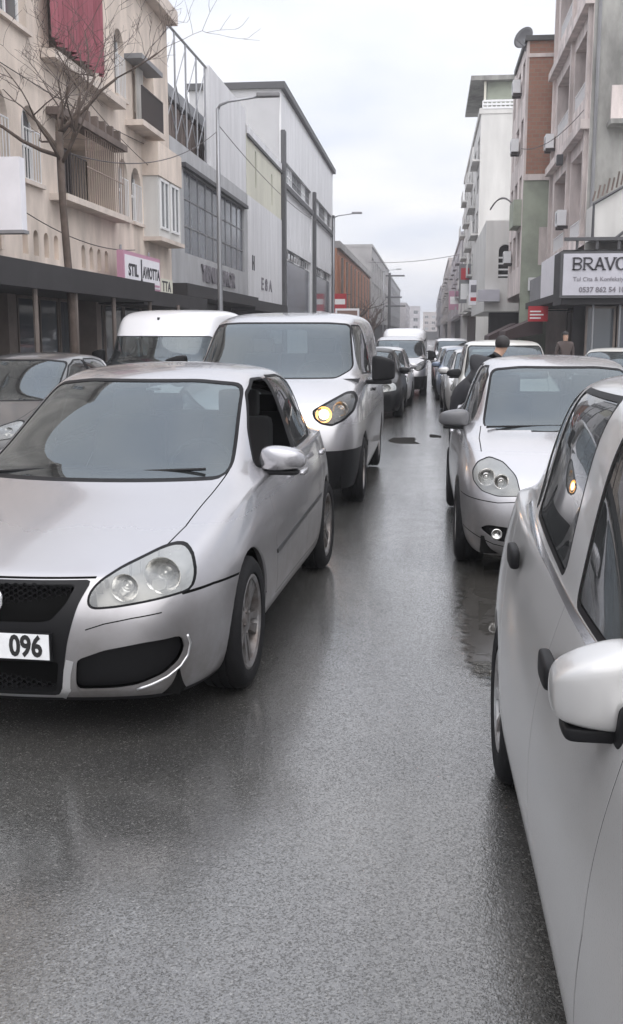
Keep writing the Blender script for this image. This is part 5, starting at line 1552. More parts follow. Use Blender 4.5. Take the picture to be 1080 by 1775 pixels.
for i, (x, y, w_, h_, mt) in enumerate([(-14, 420, 10, 12, 'far_lilac'), (-3, 460, 9, 10.5, 'far_rose'), (6.5, 430, 8, 8.5, 'far_lilac'), (-24, 440, 9, 14, 'far_rose')]):
    b = block('distant_block', ['lilac block at the very end of the street', 'rose block closing the street at its end', 'low lilac block at the right of the street end', 'taller rose block at the far left end'][i], gable_frame(x, y), w_, h_, 10, mt, 3, 3, 2.5)

# ---- right-hand side
fr = right_frame(36.0, 5.0)
RB1 = empty('pink_apartment_building'); tag(RB1, 'pinkish apartment block with deep loggias and stained concrete side wall above the corner shop', 'building', 'buildings along the street')
ops = []
for j, zf in enumerate((4.75, 8.55, 12.35, 16.15)):
    ops += [(1.1, 4.2, zf + 0.9 if j else zf + 0.2, zf + 3.0, 1.1), (5.0, 9.4, zf + 0.9 if j else zf + 0.2, zf + 3.0, 1.1)]
m = MB(); panel(m, fr, 0, 10.6, 4.55, 21, ops); shell_box(m, fr, 10.6, 21, 9, -1.5); m.build('wall', 'plaster_pink', RB1)
gf = gable_frame(5.0, 35.99)
gops = [(2.05, 3.1, 5.9, 7.2), (2.3, 3.4, 9.2, 10.6), (2.3, 3.4, 13, 14.4)]
m = MB(); panel(m, gf, 0.02, 9.0, -1.5, 21, gops); m.build('side_wall', 'concrete_green', RB1)
for o in gops: window(gf, o, RB1, bars_v=1, mat='upvc')
m = MB(); fbox(m, gf, 0.55, 2.2, 8.2, 8.35, 0.0, 0.75); m.build('balcony_slab', 'concrete_green', RB1)
m = MB(); fbox(m, gf, 0.55, 2.2, 8.35, 9.35, 0.62, 0.75); m.build('balcony_parapet', 'plaster_pink', RB1)
m = MB(); m.tube([gf(0.18, 4.6, 0.06), gf(0.18, 20, 0.06)], 0.06, 6); m.build('downpipe', 'mid_grey', RB1)
for i, o in enumerate(ops):
    m = MB(); m.quad(fr(o[0], o[2], -1.09), fr(o[1], o[2], -1.09), fr(o[1], o[3], -1.09), fr(o[0], o[3], -1.09)); m.build('loggia_back_wall', 'brown_frame' if i % 2 else 'plaster_pink', RB1)
    window(fr, (o[0] + 0.5, o[1] - 0.5, o[2] + 0.1, o[3] - 0.4), RB1, dep=1.0, bars_v=1, mat='brown_frame')
    bars(fr, o[0] + 0.02, o[1] - 0.02, o[2] + 0.02, o[2] + 0.55, -0.06, 0.2, 0.014, 'upvc', 'railing', RB1, 2)
for zf in (8.2, 12.0, 15.8):
    m = MB(); fbox(m, fr, 0.0, 10.6, zf, zf + 0.30, 0.0, 0.28); m.build('floor_band', 'plaster_pink', RB1)
for a in (0.35, 4.6, 10.2):
    m = MB(); fbox(m, fr, a - 0.14, a + 0.14, 4.6, 21, 0.0, 0.12); m.build('pilaster', 'plaster_pink', RB1)
for (x, z, s) in ((0.9, 9.6, 0.42),):
    m = MB(); fbox(m, fr, 4.3, 4.6, 7.75, 8.1, 0.28, 0.5); m.build('wall_lamp', 'dark_trim', RB1)
m = MB(); fbox(m, fr, 0.05, 10.6, -1.5, 4.54, -1.6, -0.9); m.build('shop_front', 'shop_dark', RB1)
for k in range(6):
    wd = window(fr, (0.4 + k * 1.7, 1.9 + k * 1.7, 0.2, 2.6), RB1, dep=0.82, bars_v=0, mat='shop_post', pane='pane'); wd.name = 'shop_window'
m = MB(); fbox(m, fr, 0.05, 10.6, 2.7, 2.95, -0.8, 0.9); m.build('shop_canopy', 'canopy_dark', RB1)
m = MB(); fbox(m, fr, 0.0, 5.0, 2.97, 4.3, 0.02, 0.85); m.build('fascia_sign', 'sign_white', RB1)
m = MB(); fbox(m, fr, 5.05, 10.5, 2.97, 3.9, 0.02, 0.75); m.build('fascia_sign', 'mid_grey', RB1)

# corner shop with the BRAVO sign, in front of the side wall
BS_ = empty('corner_shop'); tag(BS_, 'single-storey corner shop with glass front below a large lilac-grey sign board', 'shop')
gf = gable_frame(4.05, 33.6)
m = MB(); panel(m, gf, 0, 9.0, 2.55, 4.2, []); m.quad(gf(0, 2.55, 0), gf(0, 4.2, 0), gf(0, 4.2, -2.3), gf(0, 2.55, -2.3)); m.quad(gf(0, 4.2, 0), gf(9, 4.2, 0), gf(9, 4.2, -2.3), gf(0, 4.2, -2.3)); m.quad(gf(0, 2.55, 0), gf(9, 2.55, 0), gf(9, 2.55, -2.3), gf(0, 2.55, -2.3)); m.build('wall', 'canopy_dark', BS_)
m = MB(); m.quad(gf(0.6, 0.1, -1.7), gf(9, 0.1, -1.7), gf(9, 2.55, -1.7), gf(0.6, 2.55, -1.7)); m.build('shop_interior', 'shop_dark', BS_)
for k in range(5):
    wd = window(gf, (0.9 + k * 1.0, 1.85 + k * 1.0, 0.15, 2.52), BS_, dep=1.0, bars_v=0, mat='shop_post', pane='pane_big' if k > 1 else 'pane'); wd.name = 'shop_window'
for a in (1.03, 1.85, 2.6):
    m = MB(); m.tube([gf(a, 0.1, -0.35), gf(a, 2.55, -0.35)], 0.035, 8); m.build('post', 'galvanised', BS_)
m = MB(); fbox(m, gf, 0.0, 5.0, 4.46, 4.56, 0.05, 0.2); m.build('beam', 'dark_trim', BS_)
for a in (0.35, 0.95, 1.6): 
    m = MB(); fbox(m, gf, a, a + 0.08, 4.2, 4.46, 0.08, 0.16); m.build('strut', 'dark_trim', BS_)
sg = empty('shop_sign_board'); tag(sg, 'grey-lilac sign board with one word in dark serif capitals above the corner shop', 'sign')
m = MB(); fbox(m, gf, -0.08, 5.0, 2.74, 4.14, 0.02, 0.20); m.build('frame', 'dark_trim', sg)
m = MB(); fbox(m, gf, -0.01, 4.9, 2.82, 4.07, 0.20, 0.225); bdp = m.build('board', 'sign_lilac', sg)
RX_ = Matrix.Rotation(R(90), 4, 'X')
def serif_word(word, x, z, h, gapx, parent, y):
    """slab-serif capitals made of strokes"""
    G = {'B': [((0, 0), (0, 1)), ('bowl', 0.5, 1.0), ('bowl', 0.0, 0.5)], 'R': [((0, 0), (0, 1)), ('bowl', 0.48, 1.0), ((0.22, 0.48), (0.72, 0.0))],
         'A': [((0.02, 0), (0.38, 1)), ((0.38, 1), (0.74, 0)), ((0.16, 0.34), (0.60, 0.34))], 'V': [((0.02, 1), (0.38, 0)), ((0.38, 0), (0.74, 1))], 'O': ['ring']}
    S = {'B': [], 'R': [(0.72, 0)], 'A': [(0.02, 0), (0.74, 0)], 'V': [(0.02, 1), (0.74, 1)], 'O': []}
    for ch in word:
        m = MB(); t = 0.075 * h
        def st(p, q, w=t):
            p, q = Vector(p) * h, Vector(q) * h; d = (q - p).normalized(); n = Vector((-d.y, d.x)) * w
            poly = [p - n, q - n, q + n, p + n]; vs = [(x + a.x, yy, z + a.y) for yy in (y, y - 0.03) for a in poly]
            m.add(vs, [(0, 1, 2, 3), (4, 7, 6, 5), (0, 4, 5, 1), (1, 5, 6, 2), (2, 6, 7, 3), (3, 7, 4, 0)])
        for s in G[ch]:
            if s == 'ring':
                pts = [(0.40 + 0.38 * math.cos(a), 0.5 + 0.48 * math.sin(a)) for a in [2 * math.pi * k / 16 for k in range(17)]]
                for p, q in zip(pts[:-1], pts[1:]): st(p, q, t * (0.55 + 0.7 * abs((p[0] + q[0]) / 2 - 0.40) / 0.38))
            elif s[0] == 'bowl':
                z0_, z1_ = s[1], s[2]; pts = [(0.0, z1_ - 0.03)] + [(0.36 + 0.26 * math.cos(a), (z0_ + z1_) / 2 + ((z1_ - z0_) / 2 - 0.03) * math.sin(a)) for a in [math.pi / 2 - math.pi * k / 8 for k in range(9)]] + [(0.0, z0_ + 0.03)]
                for p, q in zip(pts[:-1], pts[1:]): st(p, q, t * 0.75)
            else: st(s[0], s[1])
        if ch in 'BR': st((-0.12, 0.03), (0.14, 0.03), t * 0.5); st((-0.12, 0.97), (0.14, 0.97), t * 0.5)
        for (sx_, sz_) in S[ch]: st((sx_ - 0.14, abs(sz_ - 0.03)), (sx_ + 0.16, abs(sz_ - 0.03)), t * 0.5)
        m.build('letter', 'letter_dark', parent)
        x += (0.86 if ch != 'O' else 0.9) * h * gapx
serif_word('BRAVO', 4.05 + 0.30, 3.58, 0.37, 1.0, bdp, 33.6 - 0.226)
text_obj('letters', 'Tul Cita & Konfeksiyon', 0.18, Matrix.Translation((4.05 + 1.15, 33.6 - 0.23, 3.30)) @ RX_, 'letter_grey', bdp, ext=0.01)
text_obj('letters', '0537 862 54 10', 0.22, Matrix.Translation((4.05 + 1.18, 33.6 - 0.23, 2.98)) @ RX_, 'letter_grey', bdp, bold=0.006, ext=0.01)
# pale lean-to roof above the shop
LT = empty('pale_roof_terrace'); tag(LT, 'pale sloping sheet roof with dark edge above the lilac-grey sign board', 'roof')
m = MB(); m.add([gf(0.95, 5.62, -0.6), gf(3.2, 6.9, -0.6), gf(3.2, 4.57, -0.6), gf(0.95, 4.57, -0.6), gf(0.95, 5.62, -2.2), gf(3.2, 6.9, -2.2), gf(3.2, 4.57, -2.2), gf(0.95, 4.57, -2.2)], [(0, 1, 2, 3), (4, 7, 6, 5), (0, 4, 5, 1), (1, 5, 6, 2), (2, 6, 7, 3), (3, 7, 4, 0)]); m.build('sheet', 'plaster_white', LT)
m = MB(); m.tube([gf(0.93, 4.5, -0.5), gf(0.93, 5.62, -0.5), gf(3.2, 6.92, -0.5)], 0.05, 6); m.tube([gf(1.62, 4.57, -0.45), gf(2.6, 5.35, -0.45)], 0.05, 6); m.build('edge_frame', 'dark_trim', LT)
for k in range(7):
    m = MB(); m.tube([gf(0.95 + k * 0.14, 5.75 + k * 0.08, -0.9), gf(1.02 + k * 0.14, 6.05 + k * 0.1 + 0.08 * (k % 2), -0.9)], 0.03, 5); m.build('spike', 'old_wood', LT)

# ---- brick and green building with the dish
fr = right_frame(47.2, 3.87)
RB2 = empty('brick_gabled_building'); tag(RB2, 'tall narrow building, bare brick side wall above green plaster, satellite dish on top', 'building', 'buildings along the street')
ops = [(0.8, 2.0, z, z + 1.5) for z in (4.6, 7.0, 9.4, 11.8)] + [(3.0, 4.6, z, z + 1.5) for z in (4.6, 7.0, 9.4, 11.8)] + [(5.6, 6.8, z, z + 1.5) for z in (4.6, 7.0, 9.4, 11.8)]
m = MB(); panel(m, fr, 0, 7.4, 3.4, 13.9, ops); shell_box(m, fr, 7.4, 13.9, 7, 3.2); m.build('wall', 'plaster_pink', RB2)
for o in ops: window(fr, o, RB2, bars_v=1, mat='brown_frame')
gf2 = gable_frame(3.87, 47.19)
m = MB(); m.quad(gf2(0.10, 8.2, 0.0), gf2(6.9, 8.2, 0.0), gf2(6.9, 13.8, 0.0), gf2(0.10, 13.8, 0.0)); m.build('brick_side_wall', 'hollow_brick', RB2)
gw = [(0.75, 1.35, 4.6, 6.2)]
m = MB(); panel(m, gf2, 0.02, 6.9, -1.5, 8.18, gw); m.build('green_side_wall', 'plaster_green', RB2)
for o in gw: window(gf2, o, RB2, bars_v=1, mat='upvc')
m = MB(); fbox(m, gf2, -0.1, 7.0, 13.8, 14.0, -6, 0.12); m.build('roof_edge', 'roof_dark', RB2)
m = MB(); fbox(m, gf2, 0.05, 6.9, 13.15, 13.3, 0.0, 0.04); m.build('concrete_beam', 'plaster_pink', RB2)
m = MB(); fbox(m, gf2, 0.05, 6.9, 8.15, 8.4, 0.0, 0.05); m.build('concrete_beam', 'plaster_pink', RB2)
m = MB(); fbox(m, fr, 0.3, 2.6, 6.3, 7.4, 0.0, 0.35); m.build('balcony', 'plaster_green', RB2)
m = MB(); fbox(m, fr, 0.0, 7.4, -1.5, 3.4, -1.5, -0.6); m.build('shop_front', 'shop_dark', RB2)
SD = empty('satellite_dish', tuple(fr(0.4, 13.5, 0.05))); tag(SD, 'dark round satellite dish on the roof corner of the brick-sided building', 'satellite dish')
m = MB(Matrix.Translation(Vector((-0.1, 0, 0.55))) @ Matrix.Rotation(R(-40), 4, 'Z') @ Matrix.Rotation(R(-18), 4, 'X'))
m.lathe([(0.0, 0.16), (0.2, 0.14), (0.36, 0.08), (0.46, 0.0), (0.47, -0.01), (0.36, 0.06), (0.2, 0.12), (0.0, 0.14)], 28, axis='y'); m.build('reflector', 'dish', SD, smooth=True)
m = MB(); m.tube([(-0.05, 0.1, 0.5), (0, 0, 0.0)], 0.035, 6); m.tube([(-0.1, 0.0, 0.2), (-0.45, -0.45, 0.4)], 0.015, 5); m.build('mast', 'galvanised', SD)

# ---- low cream arch building, tall white block, far right row
fr = right_frame(56.0, 4.25)
RB3 = empty('low_cream_building'); tag(RB3, 'low cream building with an arched dark loggia below the tall white block', 'building', 'buildings along the street')
gf3 = gable_frame(2.85, 55.99)
ao = [(0.62, 1.30, 4.5, 6.2, 0.5)]
m = MB(); panel(m, gf3, -0.05, 5.0, 2.8, 7.4, ao); arch_fill(m, gf3, ao[0], 0.5); m.quad(gf3(-0.05, 2.8, 0), gf3(-0.05, 7.4, 0), gf3(-0.05, 7.4, -17), gf3(-0.05, 2.8, -17)); m.quad(gf3(-0.05, 7.4, 0), gf3(5, 7.4, 0), gf3(5, 7.4, -17), gf3(-0.05, 7.4, -17)); m.quad(gf3(-0.05, 2.8, 0), gf3(5, 2.8, 0), gf3(5, 2.8, -17), gf3(-0.05, 2.8, -17)); m.build('wall', 'plaster_white', RB3)
m = MB(); m.quad(gf3(0.6, 4.4, -0.49), gf3(1.35, 4.4, -0.49), gf3(1.35, 6.3, -0.49), gf3(0.6, 6.3, -0.49)); m.build('loggia_back_wall', 'shop_dark', RB3)
for k in range(4):
    m = MB(); fbox(m, gf3, 0.63, 1.29, 4.6 + k * 0.3, 4.68 + k * 0.3, -0.2, -0.1); m.build('slat', 'upvc', RB3)
m = MB(); fbox(m, gf3, -0.4, 0.7, 3.3, 3.9, 0.02, 0.5); m.build('sign_board', 'sign_lilac', RB3)
m = MB(); fbox(m, gf3, 0.4, 5.0, -1.5, 2.8, -4.0, -3.0); m.build('shop_front', 'shop_dark', RB3)
fr = right_frame(75.0, 3.2)
RB4 = block('tall_white_block', 'tall white apartment block with blank side wall and green roof storey', fr, 34, 16.4, 10, 'plaster_white', 5, 6, 3.4, balc=True, stagger=1)
gf4 = gable_frame(3.2, 74.99)
m = MB(); fbox(m, gf4, 0.4, 8.0, 16.4, 18.5, -10, -0.35); m.build('roof_storey', 'plaster_green', RB4)
m = MB(); fbox(m, gf4, -0.75, 8.2, 18.5, 18.8, -12, 0.25); m.build('roof_slab', 'concrete_green', RB4)
m = MB(); fbox(m, gf4, 0.15, 0.3, 16.75, 18.5, -0.2, -0.05); m.build('roof_post', 'cladding_cream', RB4)
bars(gf4, 0.1, 4.0, 16.75, 17.2, 0.0, 0.3, 0.05, 'upvc', 'roof_railing', RB4, 3)
block('grey_apartment_building', 'pale grey apartment block after the tall white one', right_frame(109.5, 3.1), 48, 11.5, 10, 'far_lilac', 4, 9, 3.4, balc=True, stagger=1)
block('rose_apartment_building', 'pale rose block in the far right row', right_frame(158, 2.6), 60, 12.3, 10, 'far_rose', 4, 10, 3.4, balc=True)
block('lilac_apartment_building', 'last lilac block of the far right row', right_frame(219, 2.1), 90, 11, 10, 'far_lilac', 4, 12, 3.4, balc=True)
# small signs
rs = empty('red_shop_sign'); tag(rs, 'small red box sign with white lines below the fascia', 'sign')
gfr = gable_frame(3.62, 40.0)
m = MB(); fbox(m, gfr, 0, 0.72, 2.10, 2.66, 0, 0.12); m.build('box', 'sign_red', rs)
for k in range(3):
    m = MB(); fbox(m, gfr, 0.06, 0.46 + 0.1 * (k % 2), 2.2 + k * 0.12, 2.25 + k * 0.12, 0.121, 0.13); m.build('print_line', 'letter_white', rs)
m = MB(); m.tube([gfr(0.72, 2.5, 0.05), gfr(1.5, 2.5, 0.05)], 0.02, 5); m.build('bracket', 'dark_trim', rs)
st_ = empty('lighting_shop_sign'); tag(st_, 'white sign with pink frame and dark capitals on the beige building', 'sign')
fr = left_frame(14.0)
m = MB(); fbox(m, fr, 12.4, 16.08, 2.80, 3.76, 0.55, 0.72); m.build('frame', 'sign_pink', st_)
m = MB(); fbox(m, fr, 12.52, 15.96, 2.90, 3.66, 0.721, 0.735); sb_ = m.build('board', 'sign_white', st_)
text_obj('letters', 'STIL', 0.42, Matrix.Translation((-8.5 + 0.737, 13.25 + 14, 3.28)) @ RL, 'letter_dark', sb_, bold=0.014, ext=0.006, sx=1.2)
text_obj('letters', 'AVIOTTA', 0.42, Matrix.Translation((-8.5 + 0.737, 15.05 + 14, 3.28)) @ RL, 'letter_dark', sb_, bold=0.012, ext=0.006, sx=1.0)
m = MB(); fbox(m, fr, 13.98, 14.08, 3.0, 3.62, 0.737, 0.745); m.lathe([(0.0, 0.0), (0.09, 0.0), (0.09, 0.008), (0, 0.008)], 12, axis='x', c=(-8.5 + 0.737, 28.03, 3.04)); m.build('lamp_picture', 'letter_dark', sb_)
m = MB(); fbox(m, fr, 14.6, 15.9, 2.95, 3.01, 0.737, 0.742); m.build('print_line', 'sign_pink', sb_)
t2 = empty('narrow_shop_sign'); tag(t2, 'narrow cream sign continuing beside the pink-framed sign', 'sign')
m = MB(); fbox(m, fr, 16.2, 17.7, 2.8, 3.25, 0.55, 0.68); bb_ = m.build('board', 'cladding_cream', t2)
text_obj('letters', 'TTA', 0.42, Matrix.Translation((-8.5 + 0.682, 16.95 + 14, 3.02)) @ RL, 'letter_dark', bb_, bold=0.006, ext=0.006, sx=1.3)
for a in (12.6, 15.3):
    m = MB(); m.tube([fr(a, 3.76, 0.6), fr(a, 3.9, 0.6)], 0.03, 6); m.build('fixing', 'galvanised', st_)
bx_ = empty('blank_light_box_sign'); tag(bx_, 'blank pale blue-white projecting sign cut by the left picture border', 'sign')
gfl = gable_frame(-8.48, 18.9)
m = MB(); fbox(m, gfl, 0.0, 1.08, 3.52, 4.80, -0.12, 0.12); m.build('panel', 'sign_white', bx_)
m = MB(); fbox(m, gfl, -0.02, 1.11, 3.46, 3.52, -0.13, 0.13); m.build('frame', 'mid_grey', bx_)
# ------------------------------------------------------------------ lamps, wires, trees, people
def lamp(name, label, x, y, h, arm, mat='galvanised'):
    b = z_at(y) + 0.12
    o = empty(name, (x, y, b)); tag(o, label, 'street lamp', 'street lamps along the left pavement')
    h -= b
    m = MB(); m.tube([(0, 0, 0), (0, 0, 1.2), (0, 0, h * 0.6), (0, 0, h)], [0.11, 0.095, 0.075, 0.055], 10); m.build('pole', mat, o, smooth=True)
    m = MB(); m.tube([(0, 0, h - 0.05), (0.08, 0, h + 0.10), (0.35, 0, h + 0.2), (arm * 0.75, 0, h + 0.32)], [0.05, 0.045, 0.04, 0.035], 8); m.build('arm', mat, o, smooth=True)
    pillow('lamp_head', (arm * 0.75 + 0.32, 0, h + 0.37), (0.72, 0.26, 0.13), 'mid_grey', o, 0.7, 1)
    m = MB(); m.box(-0.2, 0.2, -0.2, 0.2, 0, 0.05); m.build('base_plate', mat, o)
lamp('street_lamp', 'tall grey street lamp in front of the grey showroom', -6.85, 34.2, 8.72, 1.75)
lamp('street_lamp', 'street lamp whose head peeks out beyond the white hall', -6.85, 75.0, 9.6, 1.75)
lamp('street_lamp', 'distant street lamp by the dark grey block', -6.6, 150.0, 10.2, 2.4)

def bare_tree(name, label, x, y, h_fork, seed, spread=1.0, rad=0.085, lean=(0, 0), depth=5, up=0.55):
    rnd = random.Random(seed)
    b = z_at(y) + 0.1
    o = empty(name, (x, y, b)); tag(o, label, 'tree', 'bare street trees')
    m = MB(); top = Vector((lean[0], lean[1], h_fork))
    m.tube([(0, 0, 0), (0.02, 0, 0.4), (lean[0] * 0.35 + 0.03, lean[1] * 0.35, h_fork * 0.4), (lean[0] * 0.7 - 0.02, lean[1] * 0.7, h_fork * 0.75), tuple(top)], [rad * 1.35, rad * 1.1, rad * 0.95, rad * 0.85, rad * 0.9], 9)
    m.build('trunk', 'bark', o, smooth=True)
    limbs = []; tw = MB()
    def grow_(p, d, L, r, lev):
        pts, rr = [p.copy()], [r]
        n = 4; q = p.copy(); dd = d.copy()
        for k in range(n):
            dd = (dd + Vector((rnd.uniform(-.22, .22), rnd.uniform(-.22, .22), rnd.uniform(-.12, .2)))).normalized()
            q = q + dd * L / n; pts.append(q.copy()); rr.append(r * (1 - 0.42 * (k + 1) / n))
        if lev <= 1:
            mm = MB(); mm.tube(pts, rr, 6 if lev == 0 else 5); mm.build('branch', 'bark', o, smooth=True)
        else: tw.tube(pts, rr, 4 if lev < 4 else 3, caps=False)
        if lev >= depth: return
        kids = rnd.choice((2, 3, 3)) if lev < min(3, depth - 1) else 2
        for c in range(kids):
            i = rnd.randint(1, n) if c else n
            ax = Vector((rnd.uniform(-1, 1), rnd.uniform(-1, 1), rnd.uniform(-0.35, up))).normalized()
            nd = (dd * 0.75 + ax * 0.75).normalized()
            grow_(pts[i], nd, L * rnd.uniform(0.55, 0.82), max(0.0045, rr[i] * 0.66), lev + 1)
    for k in range(8):
        a = 2 * math.pi * k / 8 + rnd.uniform(-.3, .3)
        d = Vector((math.cos(a) * spread, math.sin(a) * spread, rnd.uniform(0.2, 1.3))).normalized()
        grow_(top - Vector((0, 0, 0.09 * k)), d, rnd.uniform(0.9, 1.6), rad * rnd.uniform(0.38, 0.6), 0)
    tag(tw.build('twigs', 'twig', o), kind='stuff')
    return o
bare_tree('bare_tree', 'bare pruned tree with knobbly crown in front of the beige building', -7.15, 20.6, 5.55, 11, 1.0, 0.085, (-0.15, 0.05), 5, 0.8)
bare_tree('bare_tree', 'dark bare tree by the rust-brown building', -6.9, 96.0, 3.4, 5, 0.7, 0.22, (0.3, 0), 3, 1.2)
bare_tree('bare_tree', 'dark bare tree just before the dark grey block', -6.6, 118.0, 3.6, 8, 0.8, 0.25, (0.4, 0), 3, 1.2)

def wire(pts, label, rad=0.012):
    m = MB(); a, b = Vector(pts[0]), Vector(pts[1]); P = []
    for k in range(15):
        t = k / 14; p = a.lerp(b, t); p.z -= pts[2] * 4 * t * (1 - t); P.append(p)
    m.tube(P, rad, 4); tag(m.build('overhead_cable', 'iron'), label, 'cable', 'cables over the street')
wire(((-8.2, 140, 10.9), (3.2, 112, 9.8), 0.35), 'thin cable crossing the sky between the far rows', 0.03)
wire(((-8.4, 23.6, 7.7), (-8.3, 33.6, 6.4), 0.25), 'slack cable along the beige facade above its arched windows')
wire(((-8.3, 20.0, 4.3), (-8.2, 29.0, 3.95), 0.3), 'slack cable along the beige facade above the canopy')
wire(((3.9, 52, 7.6), (3.2, 60, 8.4), -0.5), 'curved dark cable in front of the low cream building', 0.05)

principled('skin', (0.46, 0.29, 0.21), 0.6)
principled('hair', (0.012, 0.010, 0.010), 0.7)
principled('coat_black', (0.016, 0.016, 0.019), 0.85, bump=0.3, bump_scale=30)
principled('coat_brown', (0.06, 0.045, 0.042), 0.9, bump=0.3, bump_scale=30)
principled('trousers', (0.018, 0.018, 0.022), 0.9)
principled('shoe', (0.012, 0.012, 0.012), 0.6)
def person(label, loc, rz, J, coat='coat_black', hair=True, group=None):
    """one skinned body from joint positions, then hair; J maps joint -> (x, y, z)"""
    o = empty('person', loc, rz); tag(o, label, 'person', group)
    names = list(J); idx = {n: i for i, n in enumerate(names)}
    E = [('pelvis', 'waist'), ('waist', 'chest'), ('chest', 'neck'), ('neck', 'chin'), ('chin', 'brow'), ('brow', 'crown')]
    for s in 'lr':
        E += [('chest', 'sh' + s), ('sh' + s, 'el' + s), ('el' + s, 'wr' + s), ('wr' + s, 'ha' + s), ('pelvis', 'hi' + s), ('hi' + s, 'kn' + s), ('kn' + s, 'an' + s), ('an' + s, 'to' + s)]
    rad = {'pelvis': 0.16, 'waist': 0.13, 'chest': 0.145, 'neck': 0.062, 'chin': 0.072, 'brow': 0.092, 'crown': 0.07, 'sh': 0.085, 'el': 0.055, 'wr': 0.038, 'ha': 0.042, 'hi': 0.10, 'kn': 0.068, 'an': 0.050, 'to': 0.045}
    me = bpy.data.meshes.new('body'); me.from_pydata([J[n] for n in names], [(idx[a], idx[b]) for a, b in E], [])
    ob = bpy.data.objects.new('body_skin', me); col.objects.link(ob)
    md = ob.modifiers.new('skin', 'SKIN'); md.use_smooth_shade = True
    for n in names:
        r = rad.get(n, rad.get(n[:2])); sv = me.skin_vertices[0].data[idx[n]]; sv.radius = (r * (1.15 if n in ('chest', 'pelvis', 'waist') else 1), r * (0.85 if n in ('chest', 'waist', 'pelvis') else 1)); sv.use_root = (n == 'pelvis')
    sm = ob.modifiers.new('sub', 'SUBSURF'); sm.levels = 2; sm.render_levels = 2
    m2 = bpy.data.meshes.new_from_object(ob.evaluated_get(bpy.context.evaluated_depsgraph_get()))
    bpy.data.objects.remove(ob); bpy.data.meshes.remove(me)
    m2.materials.clear()
    for k in (coat, 'trousers', 'skin', 'shoe'): m2.materials.append(MATS[k])
    Jv = {n: Vector(J[n]) for n in names}
    for f in m2.polygons:
        c = f.center; best = min(names, key=lambda n: (Jv[n] - c).length - rad.get(n, rad.get(n[:2])) * 0.6)
        f.material_index = 2 if best in ('chin', 'brow', 'crown', 'hal', 'har') else (3 if best[:2] in ('to',) else (1 if best[:2] in ('kn', 'an', 'hi') or best == 'pelvis' else 0))
        f.use_smooth = True
    m2.name = 'body'
    link(bpy.data.objects.new('body', m2), o)
    br, cr_, ch_ = Jv['brow'], Jv['crown'], Jv['chin']
    ax = (cr_ - ch_).normalized()
    mm = MB(); bm = bmesh.new(); bmesh.ops.create_uvsphere(bm, u_segments=16, v_segments=10, radius=0.108)
    vs = []; fs = []
    for v in bm.verts: vs.append(br + Vector((v.co.x * 0.92, v.co.y + 0.016, v.co.z * 0.95 + 0.035)))
    bm.verts.index_update()
    for f in bm.faces:
        c = f.calc_center_median()
        if c.z > -0.02 - (0.05 if c.y > 0 else -0.03): fs.append(tuple(v.index for v in f.verts))
    bm.free(); mm.add(vs, fs); mm.build('hair', 'hair', o, smooth=True)
    face = br + Vector((0, -0.095, -0.03))
    mm = MB(); mm.add([face + Vector((-.012, 0.01, .02)), face + Vector((.012, 0.01, .02)), face + Vector((.016, 0.01, -.03)), face + Vector((-.016, 0.01, -.03)), face + Vector((0, -.022, -.024))], [(0, 4, 1), (1, 4, 2), (2, 4, 3), (3, 4, 0)]); mm.build('nose', 'skin', o, smooth=True)
    mm = MB()
    for sx in (-1, 1): mm.lathe([(0.0, -0.006), (0.010, 0.0), (0.0, 0.006)], 8, axis='y', c=tuple(face + Vector((sx * 0.032, 0.012, 0.022))))
    mm.build('eyes', 'hair', o)
    return o
STAND = dict(pelvis=(0, 0, 0.95), waist=(0, 0, 1.1), chest=(0, 0, 1.34), neck=(0, 0, 1.5), chin=(0, -0.02, 1.57), brow=(0, -0.02, 1.66), crown=(0, 0, 1.74),
             shl=(-0.2, 0, 1.42), ell=(-0.26, 0.03, 1.14), wrl=(-0.25, -0.05, 0.9), hal=(-0.25, -0.08, 0.8), shr=(0.2, 0, 1.42), elr=(0.26, 0.03, 1.14), wrr=(0.25, -0.05, 0.9), har=(0.25, -0.08, 0.8),
             hil=(-0.1, 0, 0.9), knl=(-0.11, -0.03, 0.5), anl=(-0.11, 0.02, 0.09), tol=(-0.12, -0.14, 0.045), hir=(0.1, 0, 0.9), knr=(0.11, -0.03, 0.5), anr=(0.11, 0.02, 0.09), tor=(0.12, -0.14, 0.045))
LEAN = dict(pelvis=(0.12, 0, 0.92), waist=(0.22, -0.02, 1.05), chest=(0.42, -0.06, 1.24), neck=(0.55, -0.08, 1.40), chin=(0.60, -0.10, 1.47), brow=(0.63, -0.10, 1.55), crown=(0.64, -0.08, 1.63),
            shl=(0.26, -0.10, 1.36), ell=(0.30, -0.32, 1.12), wrl=(0.50, -0.42, 1.05), hal=(0.58, -0.45, 1.04), shr=(0.58, 0.05, 1.28), elr=(0.72, -0.12, 1.06), wrr=(0.80, -0.30, 1.0), har=(0.84, -0.38, 0.99),
            hil=(0.04, 0, 0.88), knl=(0.0, -0.05, 0.48), anl=(0.0, 0.03, 0.09), tol=(-0.04, -0.14, 0.045), hir=(0.22, 0.02, 0.88), knr=(0.30, 0.05, 0.48), anr=(0.34, 0.16, 0.10), tor=(0.34, 0.02, 0.045))
person('person in black leaning over between the silver hatchback and the white people carrier', (0.34, 14.2, z_at(14.2)), math.pi, {k: (-v[0], v[1], v[2]) for k, v in LEAN.items()})
person('pedestrian in brown coat standing outside the shops right of the white people carrier', (3.95, 31.5, z_at(31.5) + 0.12), R(15), STAND, 'coat_brown')
person('dark-clothed person at the right picture border by the corner shop', (4.05, 20.0, z_at(20) + 0.12), R(-30), STAND, 'coat_black')
person('dark figure by the far right-hand shops', (3.3, 47.0, z_at(47) + 0.12), R(40), STAND, 'coat_black')
